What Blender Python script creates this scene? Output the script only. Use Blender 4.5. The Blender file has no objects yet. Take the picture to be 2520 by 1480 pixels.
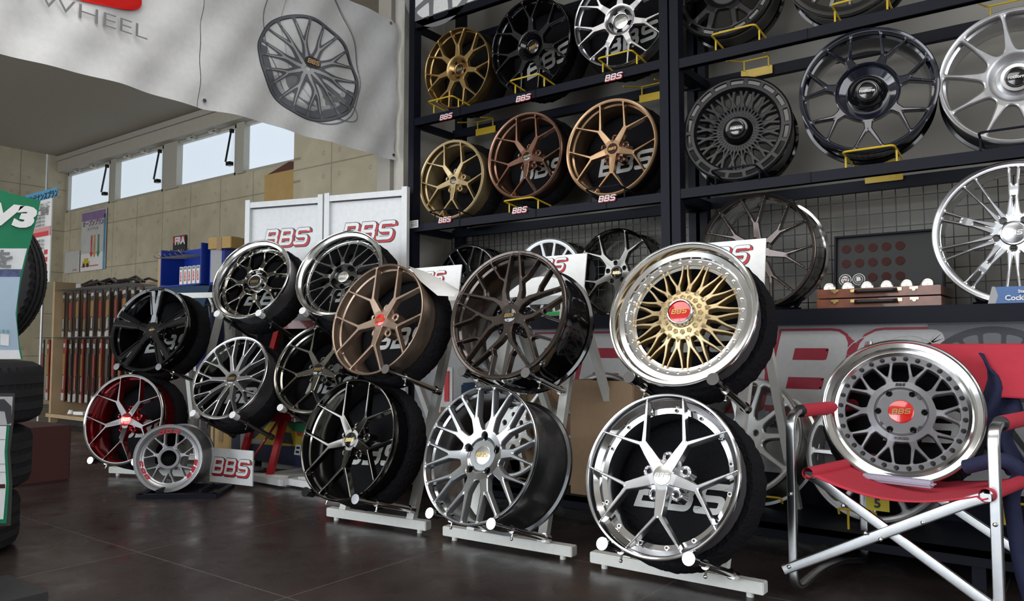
import bpy, bmesh, math, random
import numpy as np
from mathutils import Vector, Matrix
PI=math.pi
S=bpy.context.scene; COL=S.collection
random.seed(7)
# ------------------------------------------------------------------ camera
F=1900.0; YAW=math.radians(36.5); PITCH=math.atan(115/F); CH=0.78
cam=bpy.data.objects.new('camera',bpy.data.cameras.new('camera')); COL.objects.link(cam)
cam.location=(0,0,CH); cam.rotation_euler=(PI/2+PITCH,0,YAW)
cam.data.sensor_width=36; cam.data.lens=36*F/2520; cam.data.clip_start=.02
S.camera=cam
A_=np.array([-math.sin(YAW)*math.cos(PITCH),math.cos(YAW)*math.cos(PITCH),math.sin(PITCH)])
R_=np.array([math.cos(YAW),math.sin(YAW),0.]); U_=np.cross(R_,A_); C_=np.array([0,0,CH])
def at(px,py,ax,val):
    """point of the plane axis=val that the photograph shows at this pixel"""
    d=A_+R_*(px-1260)/F+U_*(740-py)/F
    return Vector(C_+d*((val-C_[ax])/d[ax]))
# ------------------------------------------------------------------ world, exposure
S.view_settings.view_transform='Standard'; S.view_settings.look='None'
S.view_settings.gamma=1; S.view_settings.exposure=0.0
W=bpy.data.worlds.new('overcast_sky'); S.world=W; W.use_nodes=True
nt=W.node_tree; bg=nt.nodes['Background']
tc=nt.nodes.new('ShaderNodeTexCoord'); sp=nt.nodes.new('ShaderNodeSeparateXYZ'); rp=nt.nodes.new('ShaderNodeValToRGB')
nt.links.new(tc.outputs['Generated'],sp.inputs[0]); nt.links.new(sp.outputs['Z'],rp.inputs[0]); nt.links.new(rp.outputs[0],bg.inputs[0])
e=rp.color_ramp.elements; e[0].position=0; e[0].color=(.12,.12,.12,1); e[1].position=.06; e[1].color=(.86,.93,1,1)
bg.inputs[1].default_value=2.6
def area(name,loc,rot,sx,sy,power,color):
    l=bpy.data.lights.new(name,'AREA'); l.shape='RECTANGLE'; l.size=sx; l.size_y=sy; l.energy=power; l.color=color
    o=bpy.data.objects.new(name,l); COL.objects.link(o); o.location=loc; o.rotation_euler=rot; return o
# daylight entering by the shop front behind and left of the camera
area('shop_front_daylight',(-3.4,-3.55,1.7),(PI/2,0,0),6.6,2.6,250,(.90,.95,1))
area('shop_front_daylight_far',(-9.0,-3.55,1.7),(PI/2,0,0),3.6,2.6,120,(.92,.96,1))
area('shop_ceiling_lamps',(-1.2,.6,3.35),(0,0,0),3.6,1.6,70,(1,.97,.93))
area('added_side_fill',(2.9,.2,1.9),(0,PI/2,0),2.4,3.6,110,(.93,.96,1))  # added fill from the right brightens the banner; that wall has no window
# ------------------------------------------------------------------ materials
M={}
def mat(name,col,rough=.5,metal=0,coat=0,spec=.5,emit=None,es=1,bump=None,mottle=None,alpha=1,trans=0,aniso=0):
    m=bpy.data.materials.new(name); m.use_nodes=True; n=m.node_tree.nodes; L=m.node_tree.links; b=n['Principled BSDF']
    c=tuple(col)+(1,)
    b.inputs['Base Color'].default_value=c; b.inputs['Roughness'].default_value=rough; b.inputs['Metallic'].default_value=metal
    b.inputs['Coat Weight'].default_value=coat; b.inputs['Coat Roughness'].default_value=.04; b.inputs['Specular IOR Level'].default_value=spec
    if trans: b.inputs['Transmission Weight'].default_value=trans
    if alpha<1: b.inputs['Alpha'].default_value=alpha
    if emit: b.inputs['Emission Color'].default_value=tuple(emit)+(1,); b.inputs['Emission Strength'].default_value=es
    t=n.new('ShaderNodeTexCoord')
    sc,amt=mottle or (40,.04)
    no=n.new('ShaderNodeTexNoise'); no.inputs['Scale'].default_value=sc; no.inputs['Detail'].default_value=4
    L.new(t.outputs['Object'],no.inputs['Vector'])
    mx=n.new('ShaderNodeMix'); mx.data_type='RGBA'; mx.blend_type='MULTIPLY'; mx.inputs[0].default_value=1
    rp=n.new('ShaderNodeValToRGB'); rp.color_ramp.elements[0].color=(1-amt*2,)*3+(1,); rp.color_ramp.elements[1].color=(1,1,1,1)
    rp.color_ramp.elements[0].position=.3; rp.color_ramp.elements[1].position=.7
    L.new(no.outputs[0],rp.inputs[0]); mx.inputs[6].default_value=c; L.new(rp.outputs[0],mx.inputs[7]); L.new(mx.outputs[2],b.inputs['Base Color'])
    if bump:
        nb=n.new('ShaderNodeTexNoise'); nb.inputs['Scale'].default_value=bump[0]; nb.inputs['Detail'].default_value=5
        L.new(t.outputs['Object'],nb.inputs['Vector'])
        bu=n.new('ShaderNodeBump'); bu.inputs['Strength'].default_value=bump[1]; bu.inputs['Distance'].default_value=bump[2] if len(bump)>2 else .01
        L.new(nb.outputs[0],bu.inputs['Height']); L.new(bu.outputs[0],b.inputs['Normal'])
    M[name]=m; return m
mat('gold_paint',(.50,.33,.13),.33,.9,.4); mat('gold_spoke_side',(.42,.27,.10),.38,.85,.2)  # second gold is slightly deeper, for the spoke sides
mat('champagne_gold',(.52,.40,.215),.38,.7,.25); mat('bronze',(.25,.13,.085),.28,.9,.4)
mat('copper_bronze',(.40,.25,.14),.28,.92,.4); mat('matte_bronze',(.39,.285,.215),.38,.85,.15)
mat('dark_bronze',(.075,.058,.05),.25,.85,.5); mat('gloss_black',(.004,.004,.005),.10,0,.5,.3); mat('satin_black',(.008,.008,.009),.38,0,.15,.3)
mat('diamond_silver',(.62,.63,.65),.2,1,.2); mat('bright_silver',(.70,.70,.72),.24,1,.3); mat('silver_paint',(.48,.48,.49),.36,.8,.4)
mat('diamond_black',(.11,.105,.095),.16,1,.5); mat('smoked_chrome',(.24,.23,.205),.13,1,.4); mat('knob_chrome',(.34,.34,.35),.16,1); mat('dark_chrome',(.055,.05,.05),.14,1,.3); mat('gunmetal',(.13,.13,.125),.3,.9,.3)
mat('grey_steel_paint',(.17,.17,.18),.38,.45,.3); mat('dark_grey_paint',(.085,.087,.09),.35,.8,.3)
mat('polished_lip',(.80,.80,.80),.13,1); mat('chrome',(.70,.69,.67),.14,1); mat('candy_red',(.30,.003,.008),.2,.75,1)
mat('machined_grey',(.42,.43,.44),.22,1,.4); mat('lacquer_blue_black',(.008,.010,.020),.12,.1,.8)
mat('cover_fabric',(.007,.007,.009),.85,0,0,.2,bump=(70,.8,.012)); mat('cover_print',(.55,.56,.54),.7)
mat('red_cap',(.60,.012,.010),.18,0,1); mat('black_cap',(.008,.008,.008),.15,0,1); mat('silver_cap',(.62,.61,.57),.3,1)
mat('gold_letter',(.80,.55,.22),.25,1); mat('white_letter',(.8,.8,.8),.5); mat('red_letter',(.62,.015,.03),.5); mat('black_letter',(.012,.01,.012),.5)
mat('black_steel',(.007,.008,.015),.5,0,0,.15,bump=(25,.15,.004)); mat('yellow_steel',(.62,.42,.02),.4,0,.2); mat('white_steel',(.70,.70,.66),.4)
mat('red_steel',(.50,.012,.02),.3,0,.4); mat('grey_steel',(.36,.37,.37),.35,.6); mat('dark_glass_bulb',(.25,.2,.15),.1,1)
mat('banner_cloth',(.66,.66,.66),.75,bump=(3,.15,.03)); mat('print_dark',(.035,.037,.042),.6); mat('print_mid',(.20,.205,.215),.6); mat('print_light',(.42,.425,.43),.6)
mat('print_shade',(.12,.125,.14),.6); mat('print_gold',(.75,.45,.2),.5)
mat('white_panel',(.74,.75,.76),.45); mat('white_card',(.86,.86,.85),.5); mat('panel_seam',(.02,.02,.025),.6)
mat('cardboard',(.42,.27,.10),.8,mottle=(12,.06)); mat('cardboard_dull',(.30,.20,.12),.85); mat('shaded_back_board',(.10,.065,.04),.8); mat('cardboard_inside',(.12,.045,.03),.85)
mat('beige_board',(.42,.30,.17),.6,mottle=(6,.08)); mat('oak_wood',(.26,.075,.03),.4,0,.3,mottle=(18,.25)); mat('leather_black',(.01,.01,.01),.45)
mat('brass',(.75,.52,.2),.22,1); mat('rubber',(.010,.010,.013),.75,bump=(40,.3,.003)); mat('tread_rubber',(.014,.014,.017),.7)
mat('sign_green',(.004,.19,.085),.35); mat('sign_white',(.72,.75,.77),.4); mat('sign_blue',(.10,.13,.27),.4,mottle=(60,.25)); mat('sign_sky',(.42,.56,.70),.4,mottle=(3,.12))
mat('blue_plastic',(.006,.03,.27),.35); mat('denim_dark',(.012,.035,.075),.85); mat('navy_cloth',(.012,.016,.055),.85,bump=(14,.5,.02)); mat('umbrella_blue',(.022,.018,.12),.6)
mat('red_canvas',(.52,.030,.055),.8,bump=(8,.2,.01)); mat('brushed_aluminium',(.60,.61,.62),.26,1); mat('foam_lilac',(.42,.40,.50),.85)
mat('paper',(.75,.74,.72),.6); mat('plastic_gloss',(.52,.50,.46),.06,0,1,mottle=(9,.3)); mat('poster_pink',(.62,.30,.30),.5); mat('poster_red',(.6,.05,.06),.5); mat('poster_blue',(.08,.32,.55),.4); mat('poster_purple',(.28,.13,.40),.5)
mat('poster_orange',(.7,.3,.08),.5); mat('poster_green',(.03,.25,.14),.5); mat('crimson_print',(.27,.012,.03),.5); mat('car_yellow',(.55,.42,.04),.5); mat('car_green',(.02,.22,.10),.5); mat('photo_dark',(.03,.035,.05),.4); mat('photo_navy',(.02,.03,.09),.4)
mat('pack_dark',(.03,.025,.03),.25,0,.6); mat('pack_red',(.20,.014,.014),.3,0,.5); mat('pack_gold',(.22,.11,.035),.3,0,.5); mat('pack_white',(.38,.36,.34),.35); mat('pack_yellow',(.55,.45,.08),.4)
mat('yellow_tag',(.75,.60,.03),.5); mat('box_blue',(.03,.12,.33),.35); mat('emblem_black',(.01,.01,.01),.3,0,.6); mat('wine_cloth',(.05,.012,.010),.9)
mat('alloy_raw',(.50,.50,.49),.33,.9,bump=(30,.15,.004)); mat('window_frame_metal',(.46,.44,.38),.45,.3); mat('plaster_beige',(.50,.48,.43),.8); mat('plaster_grey',(.30,.285,.255),.8,mottle=(2,.06)); mat('column_grey',(.33,.31,.27),.7)
mat('ceiling_board',(.36,.33,.28),.85); mat('mesh_wire',(.012,.012,.012),.5); mat('counter_panel',(.34,.34,.35),.5); mat('price_label',(.7,.7,.68),.5)
mat('flash_green',(.02,.42,.08),.5); mat('lamp_tube',(1,1,1),.5,emit=(1,.97,.88),es=5.0); mat('lamp_tray',(.8,.78,.7),.5)
mat('frosted_pane',(.6,.66,.72),.5,emit=(.70,.80,.90),es=.60)
mat('asphalt',(.10,.10,.10),.9); mat('dark_frame',(.03,.03,.03),.5)
def nmath(n,L,op,a,b=None,c=None):
    x=n.new('ShaderNodeMath'); x.operation=op
    for i,v in enumerate((a,b,c)):
        if v is None: continue
        if isinstance(v,(int,float)): x.inputs[i].default_value=v
        else: L.new(v,x.inputs[i])
    return x.outputs[0]
def concrete(name,hx,pitch=.6,row=.58,z0=2.40):
    m=mat(name,(.50,.445,.32),.82,mottle=(5,.10)); n=m.node_tree.nodes; L=m.node_tree.links; b=n['Principled BSDF']
    g=n.new('ShaderNodeNewGeometry'); s=n.new('ShaderNodeSeparateXYZ'); L.new(g.outputs['Position'],s.inputs[0])
    f=lambda op,a,b_=None,c=None: nmath(n,L,op,a,b_,c)
    X=f('PINGPONG',f('SUBTRACT',s.outputs[hx],0.13),pitch/2); Z=f('PINGPONG',f('SUBTRACT',s.outputs[2],z0),row/2)
    groove=f('LESS_THAN',f('MINIMUM',X,Z),.006)
    dx=f('SUBTRACT',X,.105); dz=f('SUBTRACT',Z,.105); d=f('SQRT',f('ADD',f('MULTIPLY',dx,dx),f('MULTIPLY',dz,dz)))
    hole=f('LESS_THAN',d,.019); ring=f('GREATER_THAN',d,.013); rr=f('MULTIPLY',hole,ring)
    h=f('MULTIPLY',f('MAXIMUM',groove,f('MULTIPLY',hole,.8)),-1)
    bu=n.new('ShaderNodeBump'); bu.inputs['Strength'].default_value=.8; bu.inputs['Distance'].default_value=.01; L.new(h,bu.inputs['Height']); L.new(bu.outputs[0],b.inputs['Normal'])
    src=b.inputs['Base Color'].links[0].from_socket
    mx=n.new('ShaderNodeMix'); mx.data_type='RGBA'; mx.blend_type='MULTIPLY'; L.new(f('MULTIPLY',f('MAXIMUM',groove,rr),.5),mx.inputs[0]); L.new(src,mx.inputs[6]); mx.inputs[7].default_value=(.25,.22,.18,1); L.new(mx.outputs[2],b.inputs['Base Color'])
    return m
concrete('fair_faced_concrete',0); concrete('fair_faced_concrete_end',1)
def floor_mat():
    m=mat('brown_floor_tile',(.050,.037,.034),.25,spec=.45,mottle=(2.2,.25)); n=m.node_tree.nodes; L=m.node_tree.links; b=n['Principled BSDF']
    g=n.new('ShaderNodeNewGeometry'); s=n.new('ShaderNodeSeparateXYZ'); L.new(g.outputs['Position'],s.inputs[0])
    f=lambda op,a,b_=None,c=None: nmath(n,L,op,a,b_,c)
    X=f('PINGPONG',f('SUBTRACT',s.outputs[0],-2.03),.45); Y=f('PINGPONG',f('SUBTRACT',s.outputs[1],1.56),.45)
    gr=f('LESS_THAN',f('MINIMUM',X,Y),.0022)
    src=b.inputs['Base Color'].links[0].from_socket
    mx=n.new('ShaderNodeMix'); mx.data_type='RGBA'; L.new(f('MULTIPLY',gr,.7),mx.inputs[0]); L.new(src,mx.inputs[6]); mx.inputs[7].default_value=(.16,.13,.12,1); L.new(mx.outputs[2],b.inputs['Base Color'])
    no=n.new('ShaderNodeTexNoise'); no.inputs['Scale'].default_value=7; no.inputs['Detail'].default_value=8; L.new(g.outputs['Position'],no.inputs['Vector'])
    mr=n.new('ShaderNodeMapRange'); mr.inputs[1].default_value=.3; mr.inputs[2].default_value=.7; mr.inputs[3].default_value=.17; mr.inputs[4].default_value=.42; L.new(no.outputs[0],mr.inputs[0]); L.new(mr.outputs[0],b.inputs['Roughness'])
    bu=n.new('ShaderNodeBump'); bu.inputs['Strength'].default_value=.12; bu.inputs['Distance'].default_value=.01; L.new(no.outputs[0],bu.inputs['Height']); L.new(bu.outputs[0],b.inputs['Normal'])
floor_mat()
# ------------------------------------------------------------------ helpers
def mk(name,me,mats,parent=None,sharp=35):
    for m in (mats if isinstance(mats,(list,tuple)) else [mats]): me.materials.append(M[m])
    if sharp:
        me.polygons.foreach_set('use_smooth',[True]*len(me.polygons)); me.set_sharp_from_angle(angle=math.radians(sharp))
    o=bpy.data.objects.new(name,me); COL.objects.link(o)
    if parent: o.parent=parent
    return o
def obj(name,bm,mats,parent=None,sharp=35,mtx=None):
    me=bpy.data.meshes.new(name); bmesh.ops.recalc_face_normals(bm,faces=bm.faces); bm.to_mesh(me); bm.free()
    o=mk(name,me,mats,parent,sharp)
    if mtx is not None: o.matrix_local=mtx
    return o
def thing(name,label,cat,mtx=None,group=None):
    o=bpy.data.objects.new(name,None); COL.objects.link(o); o.empty_display_size=.05
    if mtx is not None: o.matrix_world=mtx if isinstance(mtx,Matrix) else Matrix.Translation(Vector(mtx))
    return tag(o,label,cat,group)
def tag(o,label,cat,group=None):
    o['label']=label; o['category']=cat
    if group: o['group']=group
    return o
def struct(o): o['kind']='structure'; return o
def copy_tree(o,parent=None):
    c=o.copy(); COL.objects.link(c); c.parent=parent
    for ch in list(o.children): copy_tree(ch,c)
    return c
def box(bm,c,s,rz=0,mi=0,mtx=None,bev=0):
    m=Matrix.Translation(Vector(c))@Matrix.Rotation(rz,4,'Z')
    if mtx is not None: m=mtx@m
    r=bmesh.ops.create_cube(bm,size=1,matrix=m@Matrix.Diagonal((s[0],s[1],s[2],1)))
    fs=set(f for v in r['verts'] for f in v.link_faces)
    for f in fs: f.material_index=mi
    if bev:
        b=bmesh.ops.bevel(bm,geom=list(set(e for f in fs for e in f.edges)),offset=bev,segments=2,affect='EDGES')
        for f in b['faces']: f.material_index=mi
def bar(bm,a,b,w,h,mi=0,up=(0,0,1),bev=0):
    """rectangular bar from a to b, w across, h along 'up'"""
    a=Vector(a); b=Vector(b); d=(b-a); L=d.length; d.normalize(); u=Vector(up); s=d.cross(u).normalized(); u=s.cross(d)
    m=Matrix((s,d,u)).transposed().to_4x4(); m.translation=(a+b)/2
    box(bm,(0,0,0),(w,L,h),0,mi,m,bev)
def cyl(bm,a,b,r,r2=None,seg=20,mi=0,cap=True):
    a=Vector(a); b=Vector(b); d=b-a; q=Vector((0,0,1)).rotation_difference(d.normalized()).to_matrix().to_4x4(); q.translation=(a+b)/2
    n0=len(bm.faces)
    rr=bmesh.ops.create_cone(bm,cap_ends=cap,segments=seg,radius1=r,radius2=r if r2 is None else r2,depth=d.length,matrix=q)
    for f in set(f for v in rr['verts'] for f in v.link_faces): f.material_index=mi
def ball(bm,c,r,mi=0,seg=14,sc=(1,1,1)):
    rr=bmesh.ops.create_uvsphere(bm,u_segments=seg,v_segments=max(6,seg//2),radius=r,matrix=Matrix.Translation(Vector(c))@Matrix.Diagonal((*sc,1)))
    for f in set(f for v in rr['verts'] for f in v.link_faces): f.material_index=mi
def tube(bm,pts,r,seg=10,mi=0,closed=False):
    pts=[Vector(p) for p in pts]; n=len(pts); rings=[]
    for i,p in enumerate(pts):
        t=(pts[min(i+1,n-1)]-pts[max(i-1,0)]).normalized()
        ref=Vector((0,0,1)) if abs(t.z)<.9 else Vector((0,1,0))
        s=t.cross(ref).normalized(); u=s.cross(t)
        rings.append([bm.verts.new(p+(s*math.cos(a)+u*math.sin(a))*r) for a in [2*PI*k/seg for k in range(seg)]])
    for i in range(n-1):
        for k in range(seg):
            f=bm.faces.new((rings[i][k],rings[i][(k+1)%seg],rings[i+1][(k+1)%seg],rings[i+1][k])); f.material_index=mi
    for rg in (rings[0],rings[-1]):
        try: bm.faces.new(rg).material_index=mi
        except: pass
def rounded(pts,r,seg=5):
    pts=[Vector(p) for p in pts]; out=[pts[0]]
    for i in range(1,len(pts)-1):
        a=(pts[i-1]-pts[i]); b=(pts[i+1]-pts[i]); q=min(r,a.length*.49,b.length*.49)
        p0=pts[i]+a.normalized()*q; p1=pts[i]+b.normalized()*q
        for k in range(seg+1):
            t=k/seg; out.append(p0*(1-t)**2+pts[i]*2*t*(1-t)+p1*t*t)
    out.append(pts[-1]); return out
def lathe(bm,prof,seg=96,mi=0,close=True,mis=None,wob=None):
    rings=[]
    for r,z in prof:
        rings.append([bm.verts.new(((r+(wob(a,r,z) if wob else 0))*math.cos(a),(r+(wob(a,r,z) if wob else 0))*math.sin(a),z)) for a in [2*PI*k/seg for k in range(seg)]])
    n=len(rings)
    for i in range(n if close else n-1):
        A=rings[i]; B=rings[(i+1)%n]
        for k in range(seg):
            f=bm.faces.new((A[k],A[(k+1)%seg],B[(k+1)%seg],B[k])); f.material_index=mis[i] if mis else mi
def disc(bm,r,z,seg=48,mi=0,c=(0,0)):
    vs=[bm.verts.new((c[0]+r*math.cos(2*PI*k/seg),c[1]+r*math.sin(2*PI*k/seg),z)) for k in range(seg)]
    bm.faces.new(vs).material_index=mi
def poly(bm,pts,mi=0):
    f=bm.faces.new([bm.verts.new(p) for p in pts]); f.material_index=mi; return f
def text(s,size,m,parent,mtx,name='lettering',bold=0,shear=0,ext=.0006,sx=1,align='CENTER'):
    cu=bpy.data.curves.new(name,'FONT'); cu.body=s; cu.size=size; cu.align_x=align; cu.align_y='CENTER'; cu.extrude=ext; cu.offset=bold; cu.shear=shear; cu.resolution_u=3
    t=bpy.data.objects.new(name,cu); COL.objects.link(t)
    dg=bpy.context.evaluated_depsgraph_get(); me=bpy.data.meshes.new_from_object(t.evaluated_get(dg))
    bpy.data.objects.remove(t); bpy.data.curves.remove(cu)
    me.name=name; me.materials.clear(); o=mk(name,me,m,parent,None); o.matrix_local=mtx@Matrix.Diagonal((sx,1,1,1)); return o
# --- the squared italic capitals, drawn as bent bands
def _ribbon(bm,pts,w,z0,z1,closed,mi,ox,oy,sc,sh):
    P=[Vector((p[0],p[1],0)) for p in pts]; n=len(P); Ls=[];Rs=[]
    for i in range(n):
        a=P[(i-1)%n] if (closed or i>0) else P[i]; b=P[(i+1)%n] if (closed or i<n-1) else P[i]
        d1=(P[i]-a); d2=(b-P[i])
        d1=d1.normalized() if d1.length>1e-6 else d2.normalized(); d2=d2.normalized() if d2.length>1e-6 else d1
        t=(d1+d2).normalized(); nn=Vector((-t.y,t.x,0)); k=1/max(.5,abs(nn.dot(Vector((-d1.y,d1.x,0)))))
        for S_,sg in ((Ls,1),(Rs,-1)):
            q=P[i]+nn*w/2*k*sg; x=q.x+q.y*sh; S_.append((bm.verts.new((ox+x*sc,oy+q.y*sc,z0)),bm.verts.new((ox+x*sc,oy+q.y*sc,z1))))
    for i in range(n if closed else n-1):
        j=(i+1)%n
        for q in ((Ls[i][1],Rs[i][1],Rs[j][1],Ls[j][1]),(Ls[i][0],Ls[i][1],Ls[j][1],Ls[j][0]),(Rs[i][1],Rs[i][0],Rs[j][0],Rs[j][1])):
            try: bm.faces.new(q).material_index=mi
            except: pass
def _r2(pts,r): return [(v.x,v.y) for v in rounded([(p[0],p[1],0) for p in pts],r,4)]
def bbs(bm,width,layers,thick=1.7,only=None):
    """three letters; layers = [(extra band width, dx, dy, z0, z1, material)] in units of letter height/10"""
    sc=width/32.5; T=thick
    Bl=[(0,-5),(0,5)]; 
    for li,(ex,dx,dy,z0,z1,mi) in enumerate(layers):
        for k in range(3):
            if only and k not in only: continue
            ox=(-14.6+k*10.6+dx)*sc; oy=dy*sc; e_=.00012; kw=dict(closed=False,mi=mi,ox=ox,oy=oy,sc=sc,sh=.25)
            w=T+ex; h=5-T/2
            if k<2:
                _ribbon(bm,_r2([(.6,h),(7.6,h),(7.6,0),(.6,0)],1.6),w,z0,z1,**kw)
                _ribbon(bm,_r2([(.6,0),(7.9,0),(7.9,-h),(.6,-h)],1.6),w,z0,z1+e_,**kw)
                _ribbon(bm,[(.6,-5-ex/2),(.6,5+ex/2)],w,z0,z1+2*e_,**kw)
            else:
                _ribbon(bm,_r2([(8.3,h-1.2),(8.3,h),(.6,h),(.6,0),(8,0),(8,-h),(.3,-h),(.3,-h+1.2)],1.7),w,z0,z1,**kw)
def bbs_plain(width,m,parent,mtx,name='lettering',th=1.8,ext=.0008):
    bm=bmesh.new(); bbs(bm,width,[(0,0,0,0,ext,0)],th); return obj(name,bm,m,parent,None,mtx)
def bbs_logo(width,parent,mtx,name='logo',face='white_letter'):
    bm=bmesh.new(); bbs(bm,width,[(1.1,1.0,-1.0,0,.0004,2),(1.1,.5,-.5,0,.0008,2),(.5,.95,-.95,0,.0013,1),(.5,.5,-.5,0,.0018,1),(.6,0,0,0,.0024,2),(0,0,0,0,.0032,0)],1.75)
    return obj(name,bm,[face,'red_letter','black_letter'],parent,None,mtx)
# ------------------------------------------------------------------ wheel face from a distance field
def wheel_face(R,arms,n,phase,hub,ring,dish,kk=.018,bev=.010,depth=.05,NT=420,NR=64,lugs=None,bore=0,outer=None,extra=None,z0=0,slots=None,chm=0):
    """arms: list of polylines [(r,deg,halfwidth)] in units of R, repeated n times. Returns mesh data: top (0) + sides (1)."""
    rin=max(bore,.05); rout=outer or ring+.03
    rs=np.linspace(rin,rout,NR); th=np.linspace(0,2*PI,NT,endpoint=False)
    Rg,Tg=np.meshgrid(rs,th,indexing='ij'); X=Rg*np.cos(Tg); Y=Rg*np.sin(Tg)
    acc=np.zeros_like(X)
    def add(d): np.add(acc,np.exp(np.clip(-d/kk,-60,60)),out=acc)
    add(Rg-hub); 
    if ring<rout: add(ring-Rg)
    for k in range(n):
        base=math.radians(phase+360*k/n)
        for arm in arms:
            P=[(r*math.cos(base+math.radians(a)),r*math.sin(base+math.radians(a)),w) for r,a,w in arm]
            best=None
            for (ax,ay,aw),(bx,by,bw) in zip(P,P[1:]):
                dx,dy=bx-ax,by-ay; L2=dx*dx+dy*dy+1e-9
                t=np.clip(((X-ax)*dx+(Y-ay)*dy)/L2,0,1)
                d=np.hypot(X-ax-t*dx,Y-ay-t*dy)-(aw+(bw-aw)*t)
                best=d if best is None else np.minimum(best,d)
            add(best)
    D=-kk*np.log(acc+1e-300)
    for (r,a,rad) in (extra or []):
        D=np.minimum(D,np.hypot(X-r*math.cos(math.radians(a)),Y-r*math.sin(math.radians(a)))-rad)
    if lugs:
        for k in range(lugs[0]):
            a=math.radians(lugs[3]+360*k/lugs[0]); D=np.maximum(D,lugs[2]-np.hypot(X-lugs[1]*math.cos(a),Y-lugs[1]*math.sin(a)))
    for (r,a,hl,hw) in (slots or []):   # slots cut along the circle
        aa=((Tg-math.radians(a)+PI)%(2*PI))-PI
        d=np.maximum(np.abs(Rg-r)-hw,np.abs(aa)*r-hl); D=np.maximum(D,-d)
    if not bore: pass
    dr=[p[0] for p in dish]; dz=[p[1] for p in dish]
    def ztop(r,d):
        return np.interp(r,dr,dz)*R+z0-np.clip((d+bev)/bev,0,1)*bev*R*.75
    Z=ztop(Rg,D)
    V=[];vid={}
    Xl=X.tolist();Yl=Y.tolist();Zl=Z.tolist();Dl=D.tolist()
    def nv(i,j):
        key=(i,j)
        if key not in vid: vid[key]=len(V); V.append((Xl[i][j]*R,Yl[i][j]*R,Zl[i][j]))
        return vid[key]
    def ev(a,b,lv):
        if a>b: a,b=b,a
        key=(a,b,lv)
        if key not in vid:
            da,db=Dl[a[0]][a[1]],Dl[b[0]][b[1]]; t=(lv-da)/(db-da); x=Xl[a[0]][a[1]]; y=Yl[a[0]][a[1]]; x+=(Xl[b[0]][b[1]]-x)*t; y+=(Yl[b[0]][b[1]]-y)*t
            vid[key]=len(V); V.append((x*R,y*R,float(ztop(math.hypot(x,y),lv))))
        return vid[key]
    faces=[];border=[];mid=[]
    code=np.where(D<-bev,0,np.where(D<0,1,2)).tolist()
    for i in range(NR-1):
        c0=code[i]; c1=code[i+1]
        for j in range(NT):
            j2=(j+1)%NT; f=(c0[j],c1[j],c1[j2],c0[j2])
            if f==(2,2,2,2): continue
            q=((i,j),(i+1,j),(i+1,j2),(i,j2))
            if f==(0,0,0,0) or f==(1,1,1,1): faces.append([nv(*p) for p in q]); mid.append(0 if f[0]==0 else 2); continue
            for tri in ((0,1,2),(0,2,3)):
                top=[];bnd=[];cr=[]
                for k in range(3):
                    a,b=tri[k],tri[(k+1)%3]; ca,cb=f[a],f[b]
                    if ca==0: top.append(nv(*q[a]))
                    elif ca==1: bnd.append(nv(*q[a]))
                    if ca!=cb:
                        lo_,hi_=min(ca,cb),max(ca,cb); seq=[]
                        if lo_==0: seq.append((-bev,0))
                        if hi_==2: seq.append((0.0,1))
                        if ca>cb: seq=seq[::-1]
                        for lv,kind in seq:
                            v=ev(q[a],q[b],lv); bnd.append(v)
                            if kind==0: top.append(v)
                            else: cr.append((v,ca<2))
                if len(top)>=3: faces.append(top); mid.append(0)
                if len(bnd)>=3: faces.append(bnd); mid.append(2)
                if len(cr)==2:
                    (v1,l1),(v2,l2)=cr; border.append((v1,v2) if l1 else (v2,v1))
    low={}
    def lo(v):
        if v not in low:
            x,y,z=V[v]; low[v]=len(V); V.append((x,y,z-depth))
        return low[v]
    for a,b in border:
        if a!=b: faces.append([b,a,lo(a),lo(b)]); mid.append(1)
    if bore:
        for j in range(NT):
            a,b=nv(0,j),nv(0,(j+1)%NT)
            faces.append([a,b,lo(b),lo(a)]); mid.append(1)
    mid=[0 if m==0 else (chm if m==2 else 1) for m in mid]
    me=bpy.data.meshes.new('wheel_face'); me.from_pydata(V,[],faces)
    me.polygons.foreach_set('material_index',mid)
    bm=bmesh.new(); bm.from_mesh(me); bmesh.ops.remove_doubles(bm,verts=bm.verts,dist=1e-5); bm.to_mesh(me); bm.free()
    return me
def Y(rc,half,w0,w1,w2,rt,r0=.12,bow=0):
    o=[]
    for s in (-1,1):
        a=math.degrees(w1*.5/rc)
        p=[(r0,0,w0/2),(rc*.72,s*a*.35,max(w0*.36,w1*.7)),(rc,s*a,w1/2)]
        if bow: p.append(((rc+rt)/2,s*(half*.62+bow),(w1*.6+w2*.4)/2))
        o.append(p+[(rt,s*half,w2/2)])
    return o
FLUSH=lambda w,rr:[(rr-.012,-w+.004),(rr-.05,-w+.03),(rr-.06,-.085),(rr-.035,-.062),(rr-.035,-.045),(rr,-.040),(rr,-.006),(.985,0),(.997,-.002),(1.0,-.006),(1.0,-.013),(.972,-.017),(.955,-.045),(.925,-.07),(.915,-.12),(.935,-.15),(.955,-w+.018),(1.0,-w+.014),(1.0,-w),(.97,-w)]
def STEP(w,fr,fz,steps):
    return [(.93,-w+.004),(fr-.04,-w+.03),(fr-.04,fz-.03),(fr-.04,fz-.006)]+[(fr+.0,fz-.004)]+steps+[(.972,-.002),(.985,0),(.997,-.002),(1.0,-.006),(1.0,-.014),(.972,-.018),(.955,-.045),(.925,-.07),(.915,-.12),(.935,-.15),(.955,-w+.018),(1.0,-w+.014),(1.0,-w),(.97,-w)]
def wmat(c,az,ti):
    az=math.radians(az); ti=math.radians(ti); n=Vector((math.sin(az)*math.cos(ti),-math.cos(az)*math.cos(ti),math.sin(ti)))
    u=Vector((0,0,1)).cross(n).normalized(); v=n.cross(u); m=Matrix((u,v,n)).transposed().to_4x4(); m.translation=Vector(c); return m
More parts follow.
